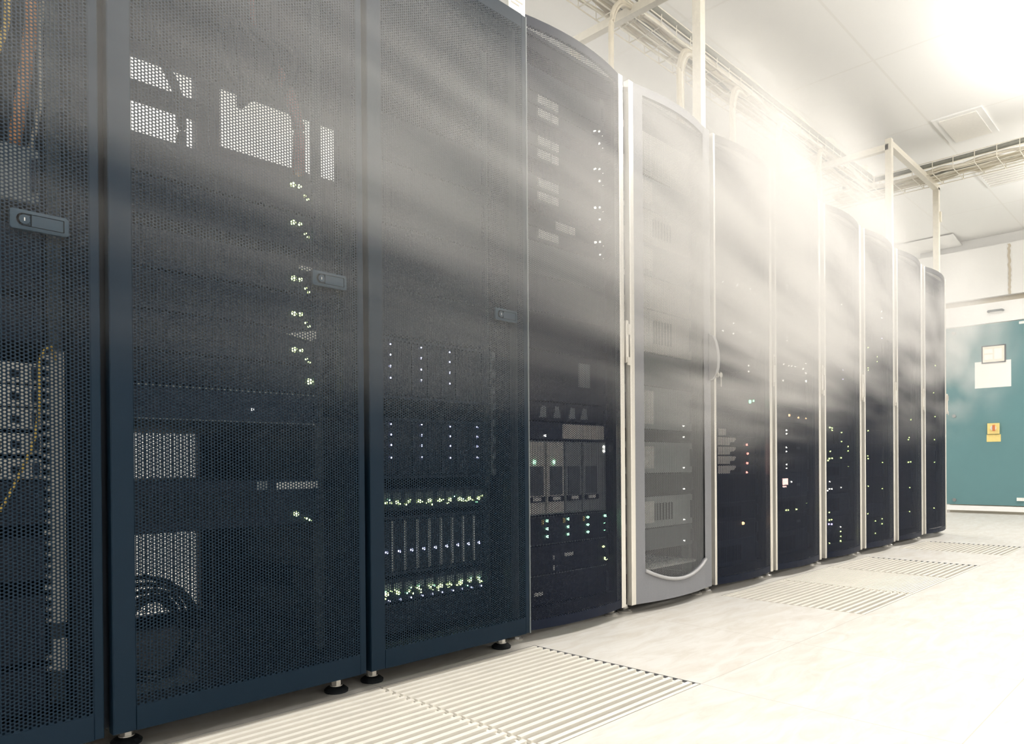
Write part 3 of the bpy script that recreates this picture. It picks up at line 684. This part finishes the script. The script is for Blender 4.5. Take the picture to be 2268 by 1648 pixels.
t = thing('equipment_shelf', 'white shelf at the bottom of the pale framed rack', 'shelf', (cE, YE, 0.12))
MB().box(cE - 0.255, cE + 0.255, YE - 0.02, YE + 0.45, 0.150, 0.158).build('shelf_plate', M['paper'], t)
MB().box(cE - 0.255, cE + 0.255, YE + 0.44, YE + 0.448, 0.158, 0.215).build('back_lip', M['paper'], t)

# --- sixth to eleventh racks: stacks of dark servers with their lights
LED = {'F':[(0.195,0.886,'G',3),(0.233,0.892,'G',1.6),(0.217,1.917,'W',1.5),(0.217,1.865,'W',1.5),(0.216,1.816,'P',2.4),(0.25,1.815,'P',1),(0.25,1.785,'P',1),(0.159,0.672,'R',1.6),(0.168,0.628,'R',1.8),(0.162,0.581,'R',1.8),(0.157,0.536,'R',1.6),(0.117,0.287,'O',2.6),(-0.069,1.434,'W',1),(0.072,1.443,'W',1),(0.207,1.448,'W',1.2),(0.25,1.431,'W',1),(0.25,1.333,'W',1),(-0.071,1.244,'W',1),(0.034,1.254,'W',1),(0.204,1.234,'W',1),(0.25,1.247,'W',1.2),(-0.072,1.204,'W',1),(0.029,1.204,'W',1),(0.25,1.199,'W',1.2),(0.25,1.154,'W',1.5),(0.25,1.108,'W',1.2),(0.183,1.064,'W',1.2),(0.182,1.035,'W',1.2),(0.25,1.085,'W',1)],'G':[(0.013,1.712,'W',1.2),(0.012,1.688,'W',1.2),(0.012,1.634,'W',1.2),(0.011,1.615,'W',1.2),(0.01,1.537,'W',1),(0.01,1.518,'W',1),(0.007,1.257,'W',1.2),(0.006,1.238,'W',1),(-0.034,1.108,'W',1),(0.027,1.106,'W',1),(0.061,1.107,'W',1),(0.107,1.108,'W',1),(0.25,1.136,'W',1.4),(0.213,1.105,'W',1.4),(0.25,1.085,'W',1.8),(0.25,1.039,'W',1.8),(-0.046,1.066,'W',1.2),(-0.046,1.02,'W',1.2),(0.029,0.838,'O',2),(0.144,0.83,'O',1.6),(0.25,0.83,'O',1.8),(0.029,0.796,'W',1.5),(0.144,0.795,'W',1),(-0.006,0.756,'W',1.5),(-0.006,0.737,'W',1.5),(-0.007,0.664,'W',1.2),(-0.007,0.642,'W',1.2),(-0.008,0.572,'W',1.2),(-0.008,0.552,'W',1),(0.053,0.478,'W',1.4),(-0.017,0.327,'Y',1.2),(0.011,0.326,'Y',1.2),(0.114,0.325,'Y',1.4),(0.25,0.354,'Y',1.4),(0.25,0.355,'Y',1)],'H':[(-0.038,0.789,'Y',1.6),(-0.004,0.787,'Y',1.4),(-0.004,0.774,'Y',1.2),(0.144,0.764,'Y',1),(0.25,0.765,'Y',1.3),(0.143,0.709,'Y',1),(0.25,0.737,'Y',1),(0.25,0.705,'Y',1.3),(0.25,0.68,'Y',1.2),(0.25,0.652,'Y',1.2),(-0.034,0.647,'Y',1.2),(-0.048,0.604,'Y',1.4),(-0.007,0.606,'Y',1.4),(-0.068,0.593,'Y',1.4),(0.135,0.609,'Y',1.3),(0.25,0.553,'Y',1),(-0.043,0.467,'W',1.3),(-0.05,0.424,'W',1.2),(-0.016,0.423,'W',1.4),(-0.078,0.414,'W',1.2),(0.132,0.427,'W',1.2),(-0.052,0.284,'Y',1.2),(-0.053,0.239,'Y',1.5),(-0.019,0.239,'Y',1.2),(-0.06,0.215,'V',1.6),(-0.019,0.212,'V',1.8),(0.122,0.187,'W',1.3),(0.121,0.159,'Y',1.3),(0.121,0.129,'Y',1.2),(0.12,0.101,'Y',1.5),(-0.055,0.102,'Y',1),(0.155,1.549,'W',1),(0.25,1.243,'W',1),(0.25,1.2,'W',1),(0.172,1.149,'V',0.8),(0.171,1.093,'V',0.8)],'I':[(-0.014,1.336,'Y',1.2),(-0.016,1.202,'Y',1),(-0.016,1.187,'Y',1),(0.157,1.293,'Y',1),(0.157,1.26,'Y',1),(0.25,1.655,'W',1.2),(0.25,1.611,'W',1.2),(0.25,1.568,'W',1),(0.25,1.428,'V',1.2),(0.25,1.382,'Y',1),(-0.022,0.788,'Y',1.2),(-0.032,0.622,'Y',1),(-0.024,0.604,'Y',1.3),(0.25,0.61,'Y',1),(0.25,0.579,'Y',1),(0.25,0.524,'Y',1.2),(-0.027,0.423,'Y',1.2),(0.242,0.4,'Y',0.9),(-0.038,0.242,'Y',1.2),(0.106,0.216,'Y',0.9),(0.106,0.186,'Y',1.1),(0.239,0.193,'Y',1.2),(0.238,0.159,'Y',1.4),(0.105,0.104,'Y',1)],'J':[(0.25,0.896,'Y',2),(0.206,0.762,'Y',1.4),(0.185,0.745,'Y',1.2),(0.182,0.578,'Y',1.8),(0.236,0.581,'Y',1.4),(0.158,0.398,'Y',2),(0.211,0.39,'Y',1.3),(0.156,0.218,'Y',2),(0.208,0.212,'Y',1.3)],'K':[(0.25,1.357,'Y',1.2),(0.202,1.134,'Y',1.2),(0.236,0.944,'Y',1.3),(0.22,0.758,'Y',1.3),(0.217,0.576,'Y',1.3),(0.202,0.391,'Y',1.4),(0.199,0.209,'Y',1.4)]}
HEIGHTS = {'F': [3, 2, 2, 3, 1, 1, 1, 1, 3, 2, 2, 3, 2, 4, 2, 2, 4], 'G': [3, 2, 2, 3, 2, 2, 2, 2, 4, 2, 2, 3, 4, 3, 4], 'H': [2, 2, 3, 2, 2, 2, 3, 2, 4, 3, 4, 4, 4, 4],
           'I': [3, 2, 4, 2, 3, 2, 4, 3, 4, 3, 4, 4, 3], 'J': [3, 4, 3, 4, 3, 4, 4, 4, 4, 4, 4], 'K': [3, 4, 3, 4, 3, 4, 4, 4, 4, 4, 4]}
for key, hs in HEIGHTS.items():
    i = 'DEFGHIJK'.index(key); cx = (BOW[i] + BOW[i + 1]) / 2; N_ = 'in the %s' % RACKN[i + 3]
    z0 = 0.082
    for k, u in enumerate(hs):
        h = 0.0447 * u
        mine = [l for l in LED[key] if z0 <= l[1] - 0.004 and l[1] + 0.004 <= z0 + h]
        s = server(cx, z0, h, YE, '%s-unit dark server, %s from bottom %s' % (('one', 'two', 'three', 'four')[u - 1], ORD[k], N_), 'dark servers in the %s' % RACKN[i + 3], 0.264, ('bezel', 'bezel', 'bezel2', 'bezel')[(k + i) % 4], mine, (k % 2 == 0) and key in 'FGH')
        if key == 'F' and u == 1:
            l = s.location; a, b = z0 + 0.004, z0 + h - 0.004; m_ = a + 0.014
            MB().prism([(l.x - 0.125, a), (l.x - 0.012, a), (l.x - 0.008, m_), (l.x + 0.030, m_ + 0.002), (l.x + 0.047, b - 0.006), (l.x + 0.040, b), (l.x - 0.125, b)], l.y - 0.003, l.y + 0.001).build('white_label', M['paper'], s)
        if key == 'F' and k == 8: plate(s, 'white_label', -0.120, -0.050, z0 + 0.006, z0 + 0.036)
        if key == 'G' and z0 <= 0.465 and z0 + h >= 0.50:
            plate(s, 'lit_display', -0.052, 0.008, 0.463, 0.497, 'display'); plate(s, 'lit_strip', -0.052, -0.012, 0.450, 0.457, 'display')
        if key == 'G' and k % 2 == 1: plate(s, 'grey_tag', 0.120, 0.165, z0 + h * 0.5 - 0.008, z0 + h * 0.5 + 0.006, 'mid')
        z0 += h
t = thing('light_bar', 'red glowing vertical light bar in the rack just past the pale framed one', 'light', (BOW[3] - 0.030, 1.70, 0.50))
M['redbar'] = glow('red_light_bar', (1.0, 0.22, 0.16), 1.4)
MB().box(BOW[3] - 0.044, BOW[3] - 0.041, 1.684, 1.697, 0.50, 0.74).build('bar_housing', M['inner'], t)
MB().box(BOW[3] - 0.041, BOW[3] - 0.022, 1.686, 1.694, 0.505, 0.735).build('lit_bar', M['redbar'], t)

# ------------------------------------------------------------------ overhead cable trays, frames and cables
ZT = 2.80
def basket_tray(label, along, a, b, c0, c1, zb, hgt, cross):
    # wire basket: `along` axis from a to b, between c0 and c1 across
    loc = ((a + b)/2, (c0 + c1)/2, zb) if along == 'x' else ((c0 + c1)/2, (a + b)/2, zb)
    t = thing('cable_tray', label, 'cable tray', loc)
    P = (lambda u, c, z: (u, c, z)) if along == 'x' else (lambda u, c, z: (c, u, z))
    m = MB(); n = 5
    for k in range(n): m.tube([P(a, c0 + (c1 - c0) * k / (n - 1), zb), P(b, c0 + (c1 - c0) * k / (n - 1), zb)], 0.0035, 5)
    m.build('long_wires', M['wire'], t)
    m = MB()
    for s_, cc in ((0, c0), (1, c1)):
        for zz in (zb + hgt * 0.5, zb + hgt): m.tube([P(a, cc, zz), P(b, cc, zz)], 0.0035, 5)
    m.build('side_wires', M['wire'], t)
    u = a + 0.03; me = None
    while u < b:
        if me is None:
            o = MB().tube([P(u, c0, zb + hgt), P(u, c0, zb), P(u, c1, zb), P(u, c1, zb + hgt)], 0.0035, 5).build('cross_wire', M['wire'], t); me = o.data; u0 = u
        else: place('cross_wire', me, t, (u - u0, 0, 0) if along == 'x' else (0, u - u0, 0))
        u += cross
    return t
basket_tray('long wire basket tray full of cables running above the racks', 'x', 1.6, 6.55, 2.05, 2.25, ZT, 0.09, 0.14)
basket_tray('wire basket tray crossing the aisle near the far wall', 'y', 0.20, 2.46, 6.26, 6.56, ZT + 0.0, 0.09, 0.14)
rnd = random.Random(3)
def tray_cables(along, a, b, c0, c1, zb, n, group, label, seed):
    rnd = random.Random(seed)
    for k in range(n):
        c = c0 + (c1 - c0) * (k + 0.5) / n; pts = []
        r = rnd.choice([0.009, 0.011, 0.013])
        for q in range(22):
            u = a + (b - a) * q / 21
            cc = c + rnd.uniform(-0.012, 0.012); z = zb + r + 0.005 + rnd.uniform(0, 0.022)
            pts.append((u, cc, z) if along == 'x' else (cc, u, z))
        m_ = ['cable', 'cabletan', 'cable', 'cablegrey', 'cable', 'cabletan'][k % 6]
        tag(MB().tube(smooth_path(pts, 3), r, 6).build('tray_cable', M[m_], None, True), label, 'cable', group)
tray_cables('x', 1.6, 6.3, 2.075, 2.225, ZT + 0.004, 9, 'cables lying in the long tray', 'slightly wavy cable lying lengthwise in the long tray above the racks', 5)
tray_cables('y', 0.2, 2.4, 6.29, 6.53, ZT + 0.004, 9, 'cables lying in the cross tray', 'cable lying lengthwise in the tray that crosses the aisle', 9)
tag(MB().tube(smooth_path([(1.6, 2.062, ZT + 0.075), (2.6, 2.06, ZT + 0.07), (3.4, 2.064, ZT + 0.075), (4.4, 2.06, ZT + 0.07), (5.4, 2.066, ZT + 0.075), (6.2, 2.062, ZT + 0.075)], 6), 0.020, 8).build('sleeved_cable', M['cablegrey'], None, True), 'thick dark grey sleeved cable along the aisle side of the long tray', 'cable')
tag(MB().tube(smooth_path([(6.275, 2.3, ZT + 0.072), (6.28, 1.5, ZT + 0.07), (6.275, 0.9, ZT + 0.074), (6.28, 0.2, ZT + 0.07)], 6), 0.018, 8).build('sleeved_cable', M['cablegrey'], None, True), 'thick dark grey sleeved cable along the near side of the cross tray', 'cable')
pts = [(4.0 + 0.18 * q, 2.085 + 0.015 * (q % 2), ZT + 0.10 + 0.028 * math.sin(q * 1.7) + 0.012 * (q > 4)) for q in range(13)]
tag(MB().tube(smooth_path(pts, 6), 0.024, 8).build('flexible_conduit', M['cable'], None, True), 'thick wavy cream conduit heaped on top of the long tray', 'conduit')
pts = [(5.45 + 0.10 * q, 2.12 + 0.02 * (q % 2), ZT + 0.10 + 0.03 * math.sin(q * 2.1)) for q in range(9)]
tag(MB().tube(smooth_path(pts, 6), 0.026, 8).build('flexible_conduit', M['cabletan'], None, True), 'wavy tan conduit on the tray where the two trays meet', 'conduit')
# bundles of cable that bend down from the tray into the racks
for k, xx in enumerate((2.62, 3.18, 3.72, 4.30, 4.92)):
    t = thing('cable_drop', 'bundle of pale cables curving down from the long tray, %s from the nearest' % ORD[k], 'cable', (xx, 1.98, 2.035), 'cable drops from the long tray')
    for q in range(4 if k else 2):
        d = 0.035 * q
        p = [(xx + 0.42 + 0.02 * q, 2.10, ZT + 0.012), (xx + 0.27, 2.05, ZT - 0.02 - d * 0.2), (xx + 0.13 + d * 0.3, 2.01, ZT - 0.085 - d * 0.3), (xx + 0.035 + d * 0.4, 1.98, ZT - 0.21 - d * 0.2), (xx + d * 0.4, 1.96, ZT - 0.38), (xx + d * 0.4, 1.96, 2.037)]
        MB().tube(smooth_path(p, 7), 0.010 if q % 2 == 0 else 0.007, 8).build('cable_strand', M[('cabletan', 'cabletan', 'cable', 'cabletan')[q]], t, True)
# channel-strut frames that stand on the racks and carry the tray
def strut_bars(mb, p, q, s=0.041):
    (xa, ya, za), (xb, yb, zb) = p, q; h = s / 2
    if abs(xa - xb) + abs(ya - yb) < 1e-6:      # vertical channel: three sides
        mb.box(xa - h, xa + h, ya - h, ya - h + 0.004, za, zb).box(xa - h, xa - h + 0.004, ya - h + 0.004, ya + h, za, zb).box(xa + h - 0.004, xa + h, ya - h + 0.004, ya + h, za, zb)
    else: mb.box(min(xa, xb) - h, max(xa, xb) + h, min(ya, yb) - h, max(ya, yb) + h, za - h, za + h)
    return mb
t = thing('strut_frame', 'pale channel frame with one tall post carrying the tray nearer the camera', 'support frame', (2.93, 1.70, 2.04))
strut_bars(MB(), (2.93, 1.70, 2.037), (2.93, 1.70, 3.095)).build('post', M['wire'], t)
strut_bars(MB(), (2.93, 1.72, ZT - 0.026), (2.93, 2.42, ZT - 0.026)).build('cross_beam', M['wire'], t)
strut_bars(MB(), (2.93, 2.42, 2.037), (2.93, 2.42, ZT - 0.047)).build('rear_post', M['wire'], t)
t = thing('strut_frame', 'pale channel frame with two posts and a long beam, over the far racks', 'support frame', (5.46, 1.665, 2.04))
strut_bars(MB(), (5.46, 1.69, 2.037), (5.46, 1.69, ZT + 0.03)).build('post', M['wire'], t)
strut_bars(MB(), (6.60, 1.69, 2.037), (6.60, 1.69, ZT - 0.01)).build('post', M['wire'], t)
strut_bars(MB(), (5.50, 1.69, ZT - 0.005), (6.60, 1.69, ZT - 0.005)).build('long_beam', M['wire'], t)
strut_bars(MB(), (5.46, 1.71, ZT - 0.026), (5.46, 2.42, ZT - 0.026)).build('cross_beam', M['wire'], t)
strut_bars(MB(), (5.46, 2.42, 2.037), (5.46, 2.42, ZT - 0.047)).build('rear_post', M['wire'], t)
MB().box(6.61, 6.64, 1.66, 1.672, 2.52, 2.60).build('junction_box', M['cream'], t)

# ------------------------------------------------------------------ air conditioning unit against the far wall
XU = 9.40
t = thing('air_conditioning_unit', 'tall air conditioning unit with teal front panel, behind the end of the rack row', 'air conditioner', (XU + 0.45, 1.6, 0))
MB().box(XU + 0.02, XU + 0.9, 0.86, 2.34, 0.10, 2.33).build('body', M['white'], t)
MB().box(XU + 0.06, XU + 0.88, 0.90, 2.30, 0.0, 0.10).build('plinth', M['cream'], t)
MB().box(XU - 0.002, XU + 0.02, 0.86, 2.34, 0.03, 0.085).build('plinth_cover', M['white'], t)
def xplate(name, ya, yb, za, zb, m_, parent, xo, th=0.004, bev=0.0): return MB().box(XU - xo - th, XU - xo, ya, yb, za, zb).build(name, M[m_], parent)
fp = MB().box(XU, XU + 0.02, 0.88, 2.32, 0.096, 2.095).build('front_panel', M['teal'], t)
top = MB().box(XU - 0.004, XU + 0.02, 0.86, 2.34, 2.104, 2.325).build('top_fascia', M['white'], t)
h = MB().tube(smooth_path([(XU - 0.004, 1.897, 2.226), (XU - 0.045, 1.893, 2.226), (XU - 0.05, 1.87, 2.226), (XU - 0.05, 1.79, 2.226), (XU - 0.045, 1.767, 2.226), (XU - 0.004, 1.763, 2.226)], 5), 0.012, 10)
h.build('handle', M['mid'], top, True)
sc = xplate('display_screen', 1.740, 1.965, 1.660, 1.855, 'bezel', t, 0.0, 0.012)
xplate('screen_glass', 1.752, 1.953, 1.672, 1.843, 'cream', sc, 0.012, 0.002)
e = MB().box(XU - 0.0155, XU - 0.014, 1.860, 1.938, 1.770, 1.815).box(XU - 0.0155, XU - 0.014, 1.860, 1.938, 1.700, 1.755).box(XU - 0.0155, XU - 0.014, 1.775, 1.845, 1.700, 1.815)
e.build('screen_fields', M['paper'], sc)
xplate('white_notice', 1.693, 2.032, 1.392, 1.683, 'paper', t, 0.0, 0.003)
sw = xplate('rotary_switch', 1.800, 1.912, 0.880, 0.998, 'switchyellow', t, 0.0, 0.020)
MB().lathe(0, 0, [(0.030, 0), (0.030, 0.02), (0.024, 0.024)], 18)
kb = MB(); poly = [(1.855 + 0.028 * math.cos(2*math.pi*i/16), 0.945 + 0.028 * math.sin(2*math.pi*i/16)) for i in range(16)]
n = len(kb.v); kb.v += [(XU - 0.020, y, z) for y, z in poly] + [(XU - 0.030, y, z) for y, z in poly]
kb.f += [(i, 16 + i, 16 + (i + 1) % 16, (i + 1) % 16) for i in range(16)] + [tuple(range(16, 32))]
kb.build('switch_rosette', M['paper'], sw)
MB().box(XU - 0.055, XU - 0.030, 1.836, 1.858, 0.912, 0.978).build('switch_knob', M['red'], sw)
xplate('switch_notice', 1.790, 1.922, 0.795, 0.875, 'switchyellow', t, 0.0, 0.004)
for yy in (2.237, 0.96):
    for zz in (2.035, 1.096, 0.145):
        kb = MB(); poly = [(yy + 0.019 * math.cos(2*math.pi*i/14), zz + 0.019 * math.sin(2*math.pi*i/14)) for i in range(14)]
        kb.v += [(XU, y, z) for y, z in poly] + [(XU - 0.012, y, z) for y, z in poly]
        kb.f += [(i, 14 + i, 14 + (i + 1) % 14, (i + 1) % 14) for i in range(14)] + [tuple(range(14, 28))]
        kb.build('panel_fastener', M['aludark'], t)
xplate('edge_label', 1.30, 1.62, 2.055, 2.082, 'paper', t, 0.0, 0.003)
xplate('edge_grip', 1.40, 1.645, 0.150, 0.185, 'paper', t, 0.0, 0.02)
t = thing('air_duct', 'white insulated air duct between the air conditioning unit and the ceiling', 'air duct', (XU + 0.5, 1.6, 2.36))
MB().box(XU + 0.05, XU + 0.88, 0.9, 2.62, 2.40, 2.965).build('duct_body', M['white'], t)
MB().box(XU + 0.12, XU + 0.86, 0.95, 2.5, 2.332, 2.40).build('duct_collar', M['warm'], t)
MB().box(XU + 0.16, XU + 0.88, 0.9, 2.62, 2.965, H - 0.001).build('gap_filler', M['white'], t)  # white box added to cover the dark shaded gap above the duct
z = 2.40; seam = []
while z < 2.95: seam.append((z, 1.715 + random.uniform(-0.006, 0.006))); z += 0.025
sm = MB()
for (za, ya), (zb, yb) in zip(seam[:-1], seam[1:]): 
    k = len(sm.v); sm.v += [(XU + 0.044, ya - 0.012, za), (XU + 0.044, ya + 0.012, za), (XU + 0.044, yb + 0.012, zb), (XU + 0.044, yb - 0.012, zb), (XU + 0.052, ya - 0.012, za), (XU + 0.052, ya + 0.012, za), (XU + 0.052, yb + 0.012, zb), (XU + 0.052, yb - 0.012, zb)]
    sm.f += [(k, k+3, k+2, k+1), (k, k+4, k+7, k+3), (k+1, k+2, k+6, k+5)]
sm.build('seam_tape', M['warm'], t)

# ------------------------------------------------------------------ scattering volume added in place of glare and light streaks along the row
def glare_material():
    m = bpy.data.materials.new('glare_veil'); m.use_nodes = True
    nt = m.node_tree; L = nt.links.new
    for n in list(nt.nodes): nt.nodes.remove(n)
    out = nt.nodes.new('ShaderNodeOutputMaterial'); sc = nt.nodes.new('ShaderNodeVolumeScatter')
    sc.inputs['Color'].default_value = (0.99, 0.975, 0.95, 1); sc.inputs['Anisotropy'].default_value = 0.0
    g = nt.nodes.new('ShaderNodeNewGeometry')
    def mth(op, *a, clamp=False):
        n = nt.nodes.new('ShaderNodeMath'); n.operation = op; n.use_clamp = clamp
        for i, v in enumerate(a):
            if isinstance(v, (int, float)): n.inputs[i].default_value = v
            else: L(v, n.inputs[i])
        return n.outputs[0]
    sep = nt.nodes.new('ShaderNodeSeparateXYZ'); L(g.outputs['Position'], sep.inputs[0]); X, Y, Z = sep.outputs
    def blob(c, r, power):
        mp = nt.nodes.new('ShaderNodeVectorMath'); mp.operation = 'SUBTRACT'; L(g.outputs['Position'], mp.inputs[0]); mp.inputs[1].default_value = c
        dv = nt.nodes.new('ShaderNodeVectorMath'); dv.operation = 'DIVIDE'; L(mp.outputs[0], dv.inputs[0]); dv.inputs[1].default_value = r
        ln = nt.nodes.new('ShaderNodeVectorMath'); ln.operation = 'LENGTH'; L(dv.outputs[0], ln.inputs[0])
        f = mth('SUBTRACT', 1.0, ln.outputs['Value'], clamp=True)
        return mth('MULTIPLY', mth('MULTIPLY', f, f), power)
    d = mth('ADD', blob((2.75, 1.52, 1.52), (1.55, 0.75, 1.05), GLARE[0]), blob((4.8, 1.52, 1.55), (3.3, 0.60, 1.0), GLARE[1]))
    d = mth('ADD', d, blob((1.1, 1.48, 1.36), (1.6, 0.62, 0.86), GLARE[2]))
    mp = nt.nodes.new('ShaderNodeMapping'); mp.vector_type = 'TEXTURE'; mp.inputs['Rotation'].default_value = (0, 0, math.atan2(1.0, 4.35)); mp.inputs['Scale'].default_value = (30.0, 1.6, 1.0)
    L(g.outputs['Position'], mp.inputs[0])
    n1 = nt.nodes.new('ShaderNodeTexNoise'); n1.inputs['Scale'].default_value = 9.0; n1.inputs['Detail'].default_value = 3.0; L(mp.outputs[0], n1.inputs[0])
    st = nt.nodes.new('ShaderNodeMapRange'); st.inputs['From Min'].default_value = 0.36; st.inputs['From Max'].default_value = 0.64; st.inputs['To Min'].default_value = 0.12; st.inputs['To Max'].default_value = 1.9
    L(n1.outputs[0], st.inputs['Value'])
    d = mth('MULTIPLY', d, mth('MULTIPLY', mth('SUBTRACT', 2.20, Z), 1.8, clamp=True))
    ab = nt.nodes.new('ShaderNodeVolumeAbsorption'); ab.inputs['Color'].default_value = (0.30, 0.22, 0.10, 1)
    dn = mth('MULTIPLY', d, st.outputs[0]); L(dn, sc.inputs['Density']); L(mth('MULTIPLY', dn, 0.20), ab.inputs['Density'])
    ad = nt.nodes.new('ShaderNodeAddShader'); L(sc.outputs[0], ad.inputs[0]); L(ab.outputs[0], ad.inputs[1]); L(ad.outputs[0], out.inputs['Volume'])
    return m
GLARE = (8.5, 1.9, 0.95)
hz = MB().box(0.05, 7.4, 0.77, 1.52, 0.48, 2.21).build('glare_volume', glare_material())
tag(hz, 'added pale veil standing in for glare and light streaks, densest by the middle rack tops', 'glare_volume', kind='stuff')
